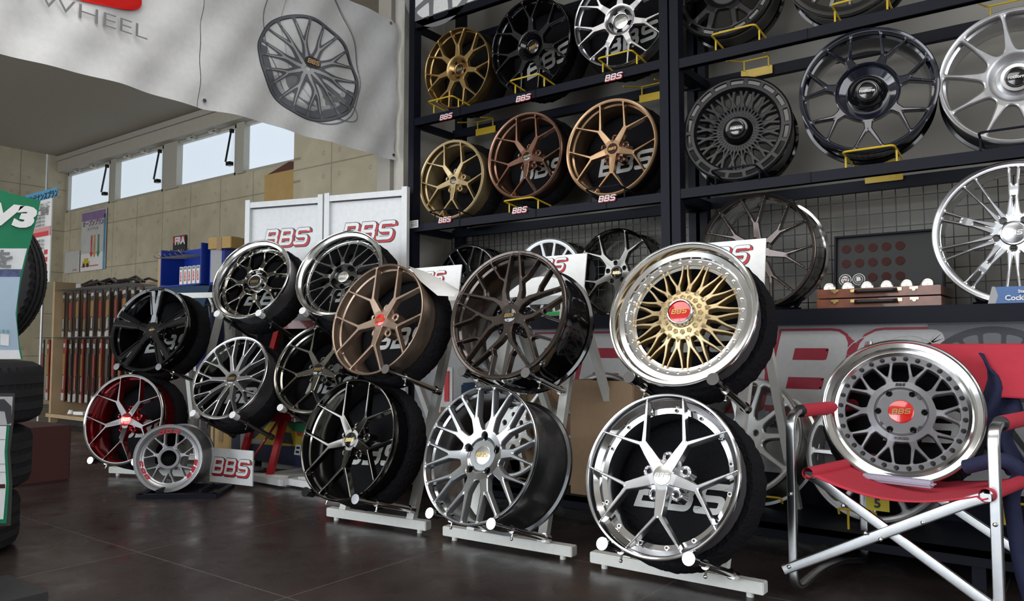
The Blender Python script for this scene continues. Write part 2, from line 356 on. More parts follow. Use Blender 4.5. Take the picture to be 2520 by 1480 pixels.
T=Matrix.Translation
def nearer(c,k): return tuple(C_+(np.array(c)-C_)*k)
NK=.93
_rivet={}
def wheel(name,label,c,az,ti,R,face,w=.20,lipm='silver_paint',barrel='silver_paint',facem='silver_paint',sidem=None,prof=None,cover=True,cap=None,capz=-.02,rivets=None,hub=None,lugs=None,rot=0,dome=None,flangem=None,near=1,covtext=True,group='alloy wheels',lipsplit=None):
    c=nearer(c,near); t=thing(name,label,'car wheel',wmat(c,az,ti)@Matrix.Diagonal((near,near,near,1)),group)
    pr=prof or FLUSH(w,.93); bm=bmesh.new()
    n_=len(pr); k0=min(range(n_),key=lambda i:abs(pr[i][0]-1.0)+abs(pr[i][1]+.013))
    mis=[0]*n_
    for i in range(k0,n_): mis[i]=1
    if prof is None or pr[3][0]>.9:
        for i in range(k0):
            if pr[i][0]>.91 and pr[i][1]>-.012: mis[i]=2
    lathe(bm,[(r*R,z) for r,z in pr],128,mis=mis)
    obj('rim_barrel',bm,[lipm,barrel,flangem or facem],t,28)
    me=wheel_face(R=R,**face); me.name='spoke_face'; o=mk('spoke_face',me,[facem,sidem or facem],t,32)
    if hub:   # lower mounting flange with lug bosses between the spokes
        nh,ph,zz,hm=hub; arms=[[(.05,0,.12),(.25,0,.075)]]
        h=wheel_face(R,arms,nh,ph,.19,9,[(0,zz),(1,zz)],kk=.02,bev=.02,depth=.05,NT=200,NR=24,outer=.36,lugs=(nh,.25,.033,ph))
        mk('mounting_flange',h,[hm,hm],t,32)
        for k in range(nh):
            a=math.radians(ph+360*k/nh); bm=bmesh.new(); cyl(bm,(.25*R*math.cos(a),.25*R*math.sin(a),zz*R-.03),(.25*R*math.cos(a),.25*R*math.sin(a),zz*R-.012),.034*R,seg=20)
            obj('lug_seat',bm,'satin_black',t)
    if lugs:
        nh,rl,rad,ph,zz=lugs
        for k in range(nh):
            a=math.radians(ph+360*k/nh); bm=bmesh.new(); lathe(bm,[(rad*R*1.02,zz*R+.001),(rad*R,zz*R-.03),(.01*R,zz*R-.03),(rad*R*.5,zz*R-.026),(rad*R*.86,zz*R-.01)],24,close=False)
            o=obj('lug_hole',bm,'satin_black' if lugs[0]!=6 else 'gunmetal',t); o.location=(rl*R*math.cos(a),rl*R*math.sin(a),0)
    if dome:
        bm=bmesh.new(); lathe(bm,[(r*R,z*R) for r,z in dome[0]],64,close=False); obj('hub_dome',bm,dome[1],t)
    if cap:
        rc,cm,lm,ringm=cap; bm=bmesh.new()
        lathe(bm,[(.001,0),(rc*R*.86,-.0005),(rc*R*.95,-.002),(rc*R,-.006),(rc*R,-.02)],48,close=False)
        k=obj('center_cap',bm,cm,t); k.location=(0,0,capz*R)
        if ringm:
            bm=bmesh.new(); hx=6 if ringm=='polished_lip' and rc>.14 else 48
            lathe(bm,[(rc*R*1.0,-.012),(rc*R*1.0,.002),(rc*R*1.08,.003),(rc*R*1.22,-.006),(rc*R*1.25,-.03)],hx*8 if hx==6 else 48,close=False); obj('cap_ring',bm,ringm,k)
        if lm=='rotiform': text('rotiform',rc*R*.5,'white_letter',k,T((0,0,.0006)),'cap_lettering',bold=.0005)
        elif lm: bbs_plain(rc*R*1.45,lm,k,T((0,0,.0004))@Matrix.Rotation(math.radians(rot+3),4,'Z'),'cap_lettering',1.9,.0014)
    if rivets:
        nr,rr_,zr,rad,rm=rivets
        key=(rad,rm)
        if key not in _rivet:
            bm=bmesh.new(); lathe(bm,[(.0001,rad*.75),(rad*.5,rad*.72),(rad*.62,rad*.5),(rad*.62,rad*.3),(rad,rad*.25),(rad,0)],10,close=False); me=bpy.data.meshes.new('rivet'); bm.to_mesh(me); bm.free(); me.materials.append(M[rm]); _rivet[key]=me
        for k in range(nr):
            a=2*PI*(k+.5)/nr; o=bpy.data.objects.new('rivet',_rivet[key]); COL.objects.link(o); o.parent=t; o.location=(rr_*R*math.cos(a),rr_*R*math.sin(a),zr)
    if cover:
        bm=bmesh.new(); wob=lambda a,r,z:.0013*math.sin(a*23+z*40)+.0012*math.sin(a*37+1+z*90)+.0010*math.sin(a*61)
        z1=-w+.085
        lathe(bm,[(.93*R,z1-.004),(1.0*R,z1+.002),(1.035*R,z1-.015),(1.05*R,-w+.03),(1.05*R,-w-.005),(1.0*R,-w-.025),(.6*R,-w-.03),(.02*R,-w-.03)],180,close=False,wob=lambda a,r,z:wob(a,r,z) if r>.9*R else 0)
        k=obj('wheel_cover',bm,'cover_fabric',t,50)
        bm=bmesh.new(); disc(bm,.97*R,-w-.002,64); o=obj('cover_panel',bm,'cover_fabric',k,None)
        if covtext: bbs_plain(1.25*R,'cover_print',k,T((-.02*R,-.12*R,-w+.001))@Matrix.Rotation(math.radians(rot),4,'Z'),'cover_lettering',2.1)
    return t
# ================================================================== THE SETTING
def slab(name,x0,x1,y0,y1,z0,z1,m):
    bm=bmesh.new(); box(bm,((x0+x1)/2,(y0+y1)/2,(z0+z1)/2),(x1-x0,y1-y0,z1-z0)); return struct(obj(name,bm,m,None,None))
slab('floor',-13,3.2,-3.6,5.2,-.1,0,'brown_floor_tile')
slab('ceiling',-13,3.2,-3.6,5.2,3.45,3.6,'ceiling_board')
slab('wall_right',3,3.2,-3.6,5.2,0,3.45,'plaster_grey')
slab('wall_end',-11.6,-11.45,-3.6,5.1,0,3.45,'fair_faced_concrete_end')
slab('wall_behind_shelves',-3.5,3.0,3.95,4.1,0,3.45,'plaster_grey')
slab('wall_side',-3.6,-3.5,3.46,4.1,0,3.45,'plaster_beige')
bm=bmesh.new(); box(bm,(-3.54,3.44,1.725),(.115,.06,3.45)); box(bm,(-3.54,3.42,2.62),(.125,.03,.01)); struct(obj('trim_1',bm,'column_grey',None,None))
bm=bmesh.new(); box(bm,(-3.44,3.47,1.725),(.085,.05,3.45)); struct(obj('trim_2',bm,'plaster_beige',None,None))
xc=at(723,400,1,4.45).x
slab('wall_concrete_near',xc,-3.56,4.45,4.6,0,3.45,'fair_faced_concrete')
slab('wall_concrete_return',xc,xc+.1,4.45,5.05,0,3.45,'fair_faced_concrete_end')
YW=4.91; zs=at(400,468,1,YW).z; zt=3.21
slab('wall_concrete_far',-11.5,xc+.05,YW,YW+.15,0,2.665,'fair_faced_concrete')
slab('wall_lintel',-11.5,xc+.05,YW-.12,YW+.15,3.22,3.45,'ceiling_board')
# front wall with the shop windows behind the camera
bm=bmesh.new()
box(bm,(-5,-3.55,3.2),(16,.1,.5)); box(bm,(-5,-3.55,.15),(16,.1,.3))
box(bm,(1.6,-3.55,1.7),(2.8,.1,3.4)); box(bm,(-12.2,-3.55,1.7),(1.6,.1,3.4))
for x in (-11.4,-9.2,-7,-4.9,-2.7,-.4): box(bm,(x,-3.55,1.6),(.12,.1,3))
struct(obj('wall_front',bm,'plaster_beige',None,None))
bm=bmesh.new(); box(bm,(-5,-13,-.15),(40,18.8,.1)); struct(obj('ground',bm,'asphalt',None,None))
# high windows
xs=[(172,278),(290,408),(440,586),(604,723)]
for i,(a,b) in enumerate(xs):
    x0=at(a,450,1,YW+.03).x; x1=at(b,400,1,YW+.03).x
    if i==3: x1=xc+.03
    f=bpy.data.objects.new('window_%d'%(i+1),None); COL.objects.link(f); struct(f); f.location=((x0+x1)/2,YW+.03,2.94)
    bm=bmesh.new(); cx=(x1-x0)/2
    for s in (-1,1): box(bm,(s*cx,0,0),(.05,.06,.56))
    box(bm,(0,0,.265),(2*cx,.06,.04)); box(bm,(0,0,-.265),(2*cx,.06,.03)); o=obj('window_frame',bm,'window_frame_metal',f,None)
    bm=bmesh.new(); box(bm,(0,.02,0),(2*cx-.05,.01,.5)); p=obj('window_pane',bm,'frosted_pane',f,None)
    if i<3:
        bm=bmesh.new(); bar(bm,(cx-.07,-.05,.21),(cx-.10,-.09,-.13),.018,.02); box(bm,(cx-.07,-.06,-.15),(.07,.05,.04)); box(bm,(cx-.07,-.04,.22),(.03,.04,.04)); obj('window_stay',bm,'satin_black',f)
    bm=bmesh.new()
    for q in (-.4,.35): box(bm,(q*cx,-.05,.27),(.16,.06,.03)); box(bm,(q*cx+.03,-.06,.25),(.05,.04,.03))
    obj('window_hinge',bm,'window_frame_metal',f)
bm=bmesh.new()
for a,b in ((278,290),(408,440),(586,604)):
    x0=at(a,430,1,YW).x; x1=at(b,430,1,YW).x; box(bm,((x0+x1)/2,YW+.02,2.94),(x1-x0,.1,.56))
struct(obj('trim_3',bm,'window_frame_metal',None,None))
bm=bmesh.new(); box(bm,(-8,YW-.13,3.40),(8,.03,.06)); struct(obj('trim_4',bm,'column_grey',None,None))
# ceiling lamps seen at top left
for k,(y,lb) in enumerate(((2.35,'bright ceiling lamp strip at the upper left, nearer the banner'),(1.75,'bright ceiling lamp strip at the far upper left edge of the photo'))):
    t=thing('ceiling_lamp',lb,'ceiling light',(-6.3,y,3.45),'ceiling lamp strips')
    bm=bmesh.new(); box(bm,(0,0,-.02),(4.2,.22,.04),bev=.005); obj('lamp_tray',bm,'lamp_tray',t)
    bm=bmesh.new(); cyl(bm,(-2,0,-.055),(2,0,-.055),.016,seg=12); obj('lamp_tube',bm,'lamp_tube',t)
exec_marker=0
# ================================================================== WHEELS
D5=[(0,-.115),(.18,-.11),(.45,-.075),(.80,-.03),(.93,-.01),(1,-.006)]
RI=dict(arms=Y(.49,20.5,.145,.050,.027,.945,.08),n=5,hub=.13,ring=.925,dish=D5,kk=.010,bev=.009,depth=.030,outer=.955,NT=640,NR=96)
def ri(ph,**k): d=dict(RI,phase=ph); d.update(k); return d
DISH7=[(0,-.20),(.17,-.20),(.27,-.07),(.31,-.045),(.5,-.04),(.93,-.01),(1,-.006)]
Y7=lambda ph,**k: dict(dict(arms=Y(.58,12.9,.155,.058,.028,.965,.2),n=7,phase=ph,hub=.335,ring=.965,dish=DISH7,kk=.012,bev=.010,depth=.028,outer=.975,NT=460,NR=70),**k)
SH='alloy wheels on the upper black shelves'
wheel('alloy_wheel','small gold seven-Y-spoke wheel at the left end of the upper shelf row','' or (-2.93,3.40,2.432),3.1,-1,.24,Y7(88),facem='gold_paint',lipm='gold_paint',barrel='gold_paint',sidem='gold_spoke_side',prof=FLUSH(.2,.965),w=.2,cap=(.13,'black_cap','gold_letter','gold_paint'),capz=-.16,lugs=(5,.235,.05,50,-.115),rot=6,group=SH,covtext=False)
wheel('alloy_wheel','gloss black split-spoke wheel on the upper shelf between a gold and a silver wheel',(-2.385,3.38,2.434),0.7,-1.7,.26,Y7(88),facem='gloss_black',lipm='gloss_black',barrel='gloss_black',prof=FLUSH(.2,.965),w=.2,cap=(.14,'black_cap','gold_letter','gloss_black'),capz=-.15,lugs=(5,.235,.05,50,-.115),rot=14,group=SH)
wheel('alloy_wheel','bright silver split-spoke wheel with silver cap on the upper shelf beside the black post',(-1.865,3.44,2.468),8,1.5,.252,Y7(88),facem='bright_silver',lipm='bright_silver',barrel='silver_paint',prof=FLUSH(.2,.965),w=.2,cap=(.16,'silver_cap','white_letter','bright_silver'),capz=-.14,lugs=(5,.24,.055,50,-.10),rot=12,group=SH)
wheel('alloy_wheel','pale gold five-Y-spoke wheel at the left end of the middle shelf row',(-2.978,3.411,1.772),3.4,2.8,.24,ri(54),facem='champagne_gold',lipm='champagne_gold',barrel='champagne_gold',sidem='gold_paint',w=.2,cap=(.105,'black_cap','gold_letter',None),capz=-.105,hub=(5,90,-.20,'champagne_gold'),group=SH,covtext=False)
wheel('alloy_wheel','dark brown-bronze five-Y-spoke wheel in the middle of the left shelf bay',(-2.479,3.46,1.851),1.8,3.3,.25,ri(54),facem='bronze',lipm='bronze',barrel='bronze',w=.2,cap=(.11,'black_cap','gold_letter',None),capz=-.105,hub=(5,90,-.20,'bronze'),rot=4,group=SH)
wheel('alloy_wheel','light copper-bronze five-Y-spoke wheel with dark red cap on the shelf beside the black post',(-1.931,3.46,1.812),3.6,3.4,.26,ri(54),facem='copper_bronze',lipm='copper_bronze',barrel='bronze',w=.2,cap=(.12,'wine_cloth','gold_letter',None),capz=-.105,hub=(5,90,-.20,'bronze'),rot=4,group=SH)
# lattice faces
def lattice(nn,r0,r1,rt,h0,h1,wt,split):
    hf=180/nn; o=[]
    for s in (-1,1):
        o.append([(r0,0,h0),(r1,s*hf,h0),((r1+rt)/2+.02,s*hf*1.0,h0*1.0)])
        o.append([((r1+rt)/2+.02,s*hf,h0),(rt,s*(hf+split),wt)])
        o.append([(r0+.0,s*hf*2,h0),(r1,s*hf,h0)])
    return o
t=wheel('alloy_wheel','matte black fine lattice-spoke wheel with a slotted outer ring and black dome cap',(-1.258,3.442,1.792),8.9,4.7,.25,
 dict(arms=[[(.25,0,.018),(.42,9,.016),(.54,9,.016),(.77,4,.020)],[(.25,0,.018),(.42,-9,.016),(.54,-9,.016),(.77,-4,.020)],[(.25,9,.016),(.42,0,.015),(.60,-9,.015),(.77,-13,.02)],[(.25,-9,.016),(.42,0,.015),(.60,9,.015),(.77,13,.02)]],n=20,phase=0,hub=.27,ring=.76,dish=[(0,-.16),(.28,-.16),(.76,-.11),(.79,-.02),(.95,-.005),(1,-.005)],kk=.008,bev=.010,depth=.03,outer=.97,NT=640,NR=90,slots=[(.895,9+k*20,.115,.035) for k in range(18)]),
 facem='satin_black',lipm='satin_black',barrel='gloss_black',prof=FLUSH(.2,.965),w=.2,cover=False,cap=(.13,'black_cap','rotiform','gunmetal'),capz=.0,dome=([(.001,-.01),(.2,-.03),(.25,-.08),(.28,-.17)],'gloss_black'),group=SH)
bm=bmesh.new(); lathe(bm,[(.85*.25,-.008),(.94*.25,-.008)],96,close=False); obj('slot_floor',bm,'gloss_black',t)
wheel('alloy_wheel','large gloss black Y-spoke wheel with wide black dish centre and round dome cap',(-.667,3.309,1.818),11,2.5,.26,
 dict(arms=Y(.60,12.9,.17,.055,.028,.945,.2),n=7,phase=64.3,hub=.47,ring=.925,dish=[(0,-.2),(.3,-.2),(.42,-.14),(.45,-.07),(.6,-.06),(.93,-.01),(1,-.006)],kk=.016,bev=.014,depth=.03,outer=.955,NT=640,NR=90),
 facem='lacquer_blue_black',lipm='lacquer_blue_black',barrel='gloss_black',w=.2,cover=False,cap=(.13,'black_cap','rotiform','gunmetal'),capz=-.05,dome=([(.001,-.06),(.17,-.07),(.22,-.13),(.27,-.19),(.30,-.2)],'gloss_black'),group=SH)
wheel('alloy_wheel','bright silver ten-spoke wheel at the right edge on the middle shelf',(-.165,3.40,1.80),6,2,.262,
 dict(arms=[[(.3,0,.09),(.5,0,.05),(.7,0,.026),(.945,0,.018)]],n=10,phase=99,hub=.40,ring=.93,dish=[(0,-.18),(.25,-.18),(.36,-.10),(.45,-.08),(.93,-.01),(1,-.006)],kk=.025,bev=.016,depth=.03,outer=.955,NT=400,NR=64),
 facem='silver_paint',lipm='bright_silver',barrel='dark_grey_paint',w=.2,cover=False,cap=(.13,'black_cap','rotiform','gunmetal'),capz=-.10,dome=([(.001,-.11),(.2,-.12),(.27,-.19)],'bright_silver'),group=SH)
t=wheel('alloy_wheel','matte black split-spoke wheel with slotted outer ring at the top, beside the double post',(-1.335,3.50,2.515),5.4,-2,.25,
 dict(arms=Y(.50,13,.20,.12,.095,.93,.2),n=6,phase=-63,hub=.42,ring=.80,dish=[(0,-.2),(.30,-.2),(.40,-.07),(.5,-.05),(.8,-.03),(.83,-.03),(1,-.005)],kk=.018,bev=.014,depth=.035,outer=.97,NT=460,NR=70,slots=[(.885,10+k*20,.105,.032) for k in range(18)]),
 facem='satin_black',lipm='satin_black',barrel='gloss_black',prof=FLUSH(.22,.965),cover=False,cap=(.14,'black_cap','white_letter','gunmetal'),capz=-.1,group=SH)
bm=bmesh.new(); lathe(bm,[(.84*.25,-.012),(.94*.25,-.012)],96,close=False); obj('slot_floor',bm,'gloss_black',t)
wheel('alloy_wheel','dark grey multi-spoke wheel cut by the top edge behind a yellow bracket',(-.775,3.46,2.47),5,-2,.262,
 dict(arms=[[(.3,0,.05),(.80,0,.028)]],n=16,phase=4,hub=.36,ring=.80,dish=[(0,-.2),(.30,-.2),(.40,-.12),(.8,-.09),(.83,-.08),(.9,-.03),(1,-.005)],kk=.012,bev=.012,depth=.035,outer=.965,NT=420,NR=60),
 facem='gunmetal',lipm='gunmetal',barrel='gloss_black',prof=FLUSH(.22,.965),cover=False,cap=(.14,'black_cap','white_letter','gunmetal'),capz=-.1,group=SH)
# counter row
CR='alloy wheels standing on the counter'
wheel('alloy_wheel','large dark multi-spoke wheel with bright polished rim and barrel standing on the counter',(-1.20,3.50,1.222),1,-1,.268,
 dict(arms=Y(.50,12.9,.13,.05,.026,.965,.15),n=7,phase=92,hub=.2,ring=.985,dish=[(0,-.14),(.2,-.13),(.6,-.08),(.93,-.01),(1,-.006)],kk=.012,bev=.012,depth=.03,outer=.97,NT=420,NR=64,lugs=(5,.2,.04,30)),
 facem='dark_bronze',lipm='polished_lip',barrel='polished_lip',prof=FLUSH(.25,.94),w=.25,cover=False,cap=(.1,'black_cap','gold_letter',None),capz=-.13,group=CR)
fi=[]
for s in(-1,1): fi+= [[(.18,s*14,.05),(.50,s*4.2,.018),(.93,s*3.6,.018)],[(.2,36+s*10,.04),(.52,36+s*5.5,.018),(.95,36+s*5.5,.016)]]
fi+=[[(.56,0,.05),(.62,0,.05)]]
wheel('alloy_wheel','mirror silver wheel with slotted and paired spokes at the right end of the counter',(-.195,3.38,1.205),3,-1,.268,
 dict(arms=fi,n=5,phase=88,hub=.24,ring=.90,dish=[(0,-.10),(.25,-.09),(.6,-.06),(.93,-.01),(1,-.006)],kk=.010,bev=.012,depth=.035,outer=.95,NT=520,NR=80,lugs=(5,.215,.04,124)),
 facem='bright_silver',lipm='polished_lip',barrel='bright_silver',w=.2,cover=False,cap=(.15,'bright_silver','silver_cap','bright_silver'),capz=-.08,group=CR)
wheel('alloy_wheel','two-tone machined silver and black spoke wheel on the counter behind the left white card',(-3.059,3.66,1.185),6,2,.235,
 dict(arms=Y(.45,17,.15,.07,.04,.94,.15),n=7,phase=95,hub=.3,ring=.935,dish=D5,kk=.018,bev=.010,depth=.03,outer=.955,NT=360,NR=60,lugs=(5,.22,.045,50)),
 facem='machined_grey',sidem='gloss_black',lipm='gloss_black',barrel='gloss_black',w=.2,cover=False,cap=(.12,'black_cap','gold_letter',None),capz=-.1,group=CR)
wheel('alloy_wheel','silver multi-spoke wheel on the counter seen behind the dark wheel and second white card',(-2.50,3.72,1.185),4,2,.235,
 dict(arms=[[(.2,0,.06),(.93,0,.03)]],n=14,phase=0,hub=.3,ring=.87,dish=D5,kk=.018,bev=.010,depth=.03,outer=.955,NT=300,NR=50),
 facem='silver_paint',lipm='silver_paint',barrel='gunmetal',w=.2,cover=False,cap=(.12,'black_cap','gold_letter',None),capz=-.1,group=CR)
wheel('alloy_wheel','diamond-black five-Y-spoke wheel on the counter left of the large gold mesh wheel',(-2.045,3.70,1.19),0,3,.242,
 dict(arms=Y(.55,15.5,.16,.065,.028,.95,.2),n=5,phase=60,hub=.30,ring=.955,dish=[(0,-.12),(.3,-.09),(.6,-.06),(.93,-.01),(1,-.006)],kk=.018,bev=.010,depth=.03,outer=.965,NT=420,NR=64,lugs=(5,.22,.048,96)),
 facem='diamond_black',lipm='diamond_black',barrel='gunmetal',w=.2,cover=False,prof=FLUSH(.2,.95),cap=(.13,'black_cap','gold_letter','smoked_chrome'),capz=-.1,group=CR)
# ---- floor racks
G='display wheels on the two-tier floor racks'
b5=[]
for s in (-1,1): b5+=[[(.05,0,.10),(.33,s*5,.04),(.5,s*5.5,.075),(.93,s*7,.085)]]
t=wheel('alloy_wheel','gloss black wheel with five broad double spokes, upper wheel of the leftmost rack',(-4.428,2.385,.89),22.2,15.7,.26,
 dict(arms=b5+[[(.1,0,.1),(.33,0,.07)]],n=5,phase=92,hub=.15,ring=.945,dish=D5,kk=.014,bev=.022,depth=.035,outer=.955,NT=460,NR=70),facem='gloss_black',lipm='gloss_black',barrel='gloss_black',cap=(.085,'black_cap','gold_letter',None),capz=-.1,hub=(5,128,-.2,'gloss_black'),rot=6,group=G)
for k in range(5):
    for sg in (-1,1):
        a0=math.radians(92+72*k+sg*9); a1=math.radians(92+72*k+sg*9.6); bm=bmesh.new()
        bar(bm,(.36*.26*math.cos(a0),.36*.26*math.sin(a0),-.0205),(.91*.26*math.cos(a1),.91*.26*math.sin(a1),-.0035),.010,.007,bev=.002); obj('spoke_ridge',bm,'gloss_black',t)
ST8=[(.80,-.052),(.815,-.046),(.86,-.040),(.90,-.018),(.955,-.012),(.965,-.004)]
t=wheel('alloy_wheel','smoked chrome deep-lip wheel with seven forked spokes, upper left wheel of the red racks',(-3.79,2.625,1.172),18.1,21.9,.25,
 dict(arms=Y(.50,12.5,.15,.06,.022,.81,.2),n=7,phase=78,hub=.33,ring=.80,dish=[(0,-.28),(.25,-.28),(.31,-.19),(.36,-.17),(.55,-.20),(.8,-.23),(1,-.23)],kk=.016,bev=.016,depth=.03,outer=.86,NT=420,NR=60,z0=.0),
 facem='smoked_chrome',lipm='polished_lip',barrel='silver_paint',prof=STEP(.20,.86,-.055,ST8[2:]),cap=(.15,'black_cap','gold_letter','bright_silver'),capz=-.17,lugs=(5,.26,.04,50,-.2),rivets=(24,.835,-.056,.005,'chrome'),rot=0,group=G)
t=wheel('alloy_wheel','deep mirror-lip wheel with dark forked spokes and silver cap, upper right of the red racks',(-3.19,2.75,1.182),17,23.1,.26,
 dict(arms=Y(.45,10.5,.11,.045,.016,.81,.2),n=10,phase=105,hub=.31,ring=.80,dish=[(0,-.28),(.25,-.28),(.29,-.20),(.36,-.18),(.55,-.20),(.8,-.23),(1,-.23)],kk=.008,bev=.008,depth=.03,outer=.86,NT=480,NR=60),
 facem='gunmetal',lipm='polished_lip',barrel='silver_paint',prof=STEP(.20,.86,-.055,ST8[2:]),cap=(.13,'silver_cap','white_letter',None),capz=-.20,lugs=(5,.22,.05,60,-.2),rivets=(20,.835,-.056,.005,'chrome'),rot=0,group=G)
wheel('alloy_wheel','silver-grey wheel with twenty thin paired spokes, lower left wheel of the red racks',(-3.832,2.529,.617),14.4,25.5,.25,
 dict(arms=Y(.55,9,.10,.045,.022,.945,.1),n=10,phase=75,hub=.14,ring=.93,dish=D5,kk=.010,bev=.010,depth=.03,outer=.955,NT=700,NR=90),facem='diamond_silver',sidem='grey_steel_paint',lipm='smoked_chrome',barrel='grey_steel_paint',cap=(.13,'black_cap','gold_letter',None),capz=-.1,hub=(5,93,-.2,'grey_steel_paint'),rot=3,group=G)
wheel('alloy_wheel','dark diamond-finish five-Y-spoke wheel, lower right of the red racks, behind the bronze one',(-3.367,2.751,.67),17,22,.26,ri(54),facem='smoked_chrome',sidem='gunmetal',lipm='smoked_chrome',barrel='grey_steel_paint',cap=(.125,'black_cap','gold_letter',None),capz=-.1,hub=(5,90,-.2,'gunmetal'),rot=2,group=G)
wheel('alloy_wheel','candy red five-Y-spoke wheel with chrome edges low on the leftmost rack',(-4.398,2.232,.374),23.6,12.6,.26,ri(54),facem='dark_chrome',sidem='candy_red',lipm='candy_red',flangem='smoked_chrome',barrel='candy_red',cap=(.15,'candy_red','gold_letter',None),capz=-.1,hub=(5,90,-.2,'candy_red'),rot=4,group=G)
t=wheel('alloy_wheel','matte bronze five-Y-spoke wheel with red cap, upper wheel of the rack left of centre',(-2.567,2.434,.912),3.7,17,.265,ri(54,arms=Y(.46,21,.145,.050,.027,.965,.08),ring=.965,outer=.975),facem='matte_bronze',lipm='matte_bronze',barrel='matte_bronze',prof=FLUSH(.20,.965),w=.20,cap=(.115,'red_cap','gold_letter',None),capz=-.10,hub=(5,90,-.2,'matte_bronze'),rot=4,near=NK,group=G)
wheel('alloy_wheel','smoked black chrome five-Y-spoke wheel low on the rack left of centre',(-2.61,2.305,.381),4,16.3,.27,ri(54,arms=Y(.46,21,.145,.050,.027,.965,.08),ring=.965,outer=.975),facem='diamond_black',lipm='smoked_chrome',barrel='gloss_black',prof=FLUSH(.20,.965),w=.20,cap=(.13,'black_cap','gold_letter',None),capz=-.10,hub=(5,90,-.2,'diamond_black'),rot=3,near=NK,group=G)
fh=[]
for s in (-1,1):
    fh+=[[(.08,0,.09),(.26,s*7,.045),(.40,s*14,.033),(.60,s*24,.022),(.94,s*31.5,.017)],[(.55,s*22,.022),(.64,s*14,.018),(.93,s*9,.014)]]
wheel('alloy_wheel','open brown-black wheel with branching spokes, upper wheel of the centre rack',(-1.939,2.575,.923),3.7,16.4,.285,
 dict(arms=fh,n=5,phase=127,hub=.12,ring=.935,dish=D5,kk=.008,bev=.010,depth=.03,outer=.955,NT=760,NR=110),facem='dark_bronze',lipm='dark_bronze',barrel='gloss_black',w=.26,cover=False,cap=(.115,'black_cap','gold_letter',None),capz=-.1,hub=(5,91,-.2,'gloss_black'),rot=3,near=NK,group=G)
wheel('alloy_wheel','silver machined wheel with many curved spokes and open barrel, low on the centre rack',(-1.903,2.344,.371),-.3,18.9,.275,
 dict(arms=Y(.56,10,.16,.062,.034,.965,.2),n=10,phase=-102.5,hub=.36,ring=.955,dish=[(0,-.13),(.22,-.13),(.25,-.10),(.36,-.075),(.60,-.045),(.93,-.01),(1,-.006)],kk=.013,bev=.012,depth=.03,outer=.97,NT=720,NR=100,lugs=(5,.27,.050,91)),
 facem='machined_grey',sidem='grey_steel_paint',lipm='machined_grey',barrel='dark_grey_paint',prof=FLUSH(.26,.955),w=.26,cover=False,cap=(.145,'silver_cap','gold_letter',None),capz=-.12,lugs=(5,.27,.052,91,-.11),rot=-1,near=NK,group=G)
ST9=[(.80,-.052),(.815,-.046),(.83,-.035),(.895,-.031),(.905,-.022),(.925,-.010),(.962,-.008),(.968,-.002)]
t=wheel('alloy_wheel','large gold mesh wheel with riveted polished lip and red cap, atop the right rack',(-1.13,2.509,.904),3.1,18.3,.27,
 dict(arms=Y(.445,8.8,.075,.034,.016,.735,.30,bow=1.6),n=16,phase=84.5,hub=.335,ring=.728,dish=[(0,-.05),(.2,-.10),(.34,-.13),(.5,-.17),(.72,-.20),(.74,-.195),(1,-.195)],kk=.007,bev=.007,depth=.034,outer=.745,NT=800,NR=110),
 facem='champagne_gold',sidem='gold_spoke_side',lipm='polished_lip',barrel='grey_steel_paint',prof=STEP(.20,.735,-.055,[(.735,-.048),(.80,-.046)]+ST9[1:]),w=.20,cap=(.150,'red_cap','gold_letter','polished_lip'),capz=.01,rivets=(34,.768,-.047,.0062,'chrome'),rot=1,near=NK,group=G)
for ring_,cnt,rr,sz,z in (('outer',16,.325,.040,-.120),('inner',16,.240,.031,-.098)):
    bm=bmesh.new(); q=[(0,1.05),(.62,.1),(.62,-.5),(-.62,-.5),(-.62,.1)]; s=sz*.27*1.15
    if ring_=='inner': q=[(math.cos(math.radians(90+72*k)),math.sin(math.radians(90+72*k))) for k in range(5)]
    vs=[bm.verts.new((x*s,y*s,0)) for x,y in q]; ap=bm.verts.new((0,-.1*s,.5*s)); lo=[bm.verts.new((x*s*1.1,y*s*1.1,-.006)) for x,y in q]
    for i in range(5): bm.faces.new((vs[i],vs[(i+1)%5],ap)); bm.faces.new((lo[i],lo[(i+1)%5],vs[(i+1)%5],vs[i]))
    bmesh.ops.recalc_face_normals(bm,faces=bm.faces); me=bpy.data.meshes.new('star_stud'); bm.to_mesh(me); bm.free(); me.materials.append(M['champagne_gold'])
    for k in range(cnt):
        a=84.5+22.5*k+(0 if ring_=='outer' else 11.25); o=bpy.data.objects.new('star_stud',me); COL.objects.link(o); o.parent=t
        o.matrix_local=Matrix.Rotation(math.radians(a-90),4,'Z')@T((0,rr*.27,z*.27))
bm=bmesh.new(); lathe(bm,[(.001,-.02),(.16,-.02),(.19,-.028),(.235,-.032)],64,close=False); bmesh.ops.scale(bm,vec=(.27,.27,1),verts=bm.verts); obj('hub_plate',bm,'champagne_gold',t)
t=wheel('alloy_wheel','brushed silver five-Y-spoke wheel with silver cap, low on the right rack',(-1.121,2.309,.373),-.3,20,.27,
 ri(58,arms=Y(.49,21.5,.145,.050,.023,.955,.08),ring=.99,outer=.965),facem='bright_silver',lipm='polished_lip',barrel='grey_steel_paint',prof=[(.93,-.196),(.84,-.17),(.79,-.09),(.80,-.058),(.865,-.054),(.875,-.040),(.935,-.026),(.945,-.012),(.965,-.002)]+FLUSH(.20,.93)[7:],w=.20,cap=(.125,'silver_cap','white_letter',None),capz=-.10,hub=(5,94,-.22,'bright_silver'),rot=1,near=NK,group=G)
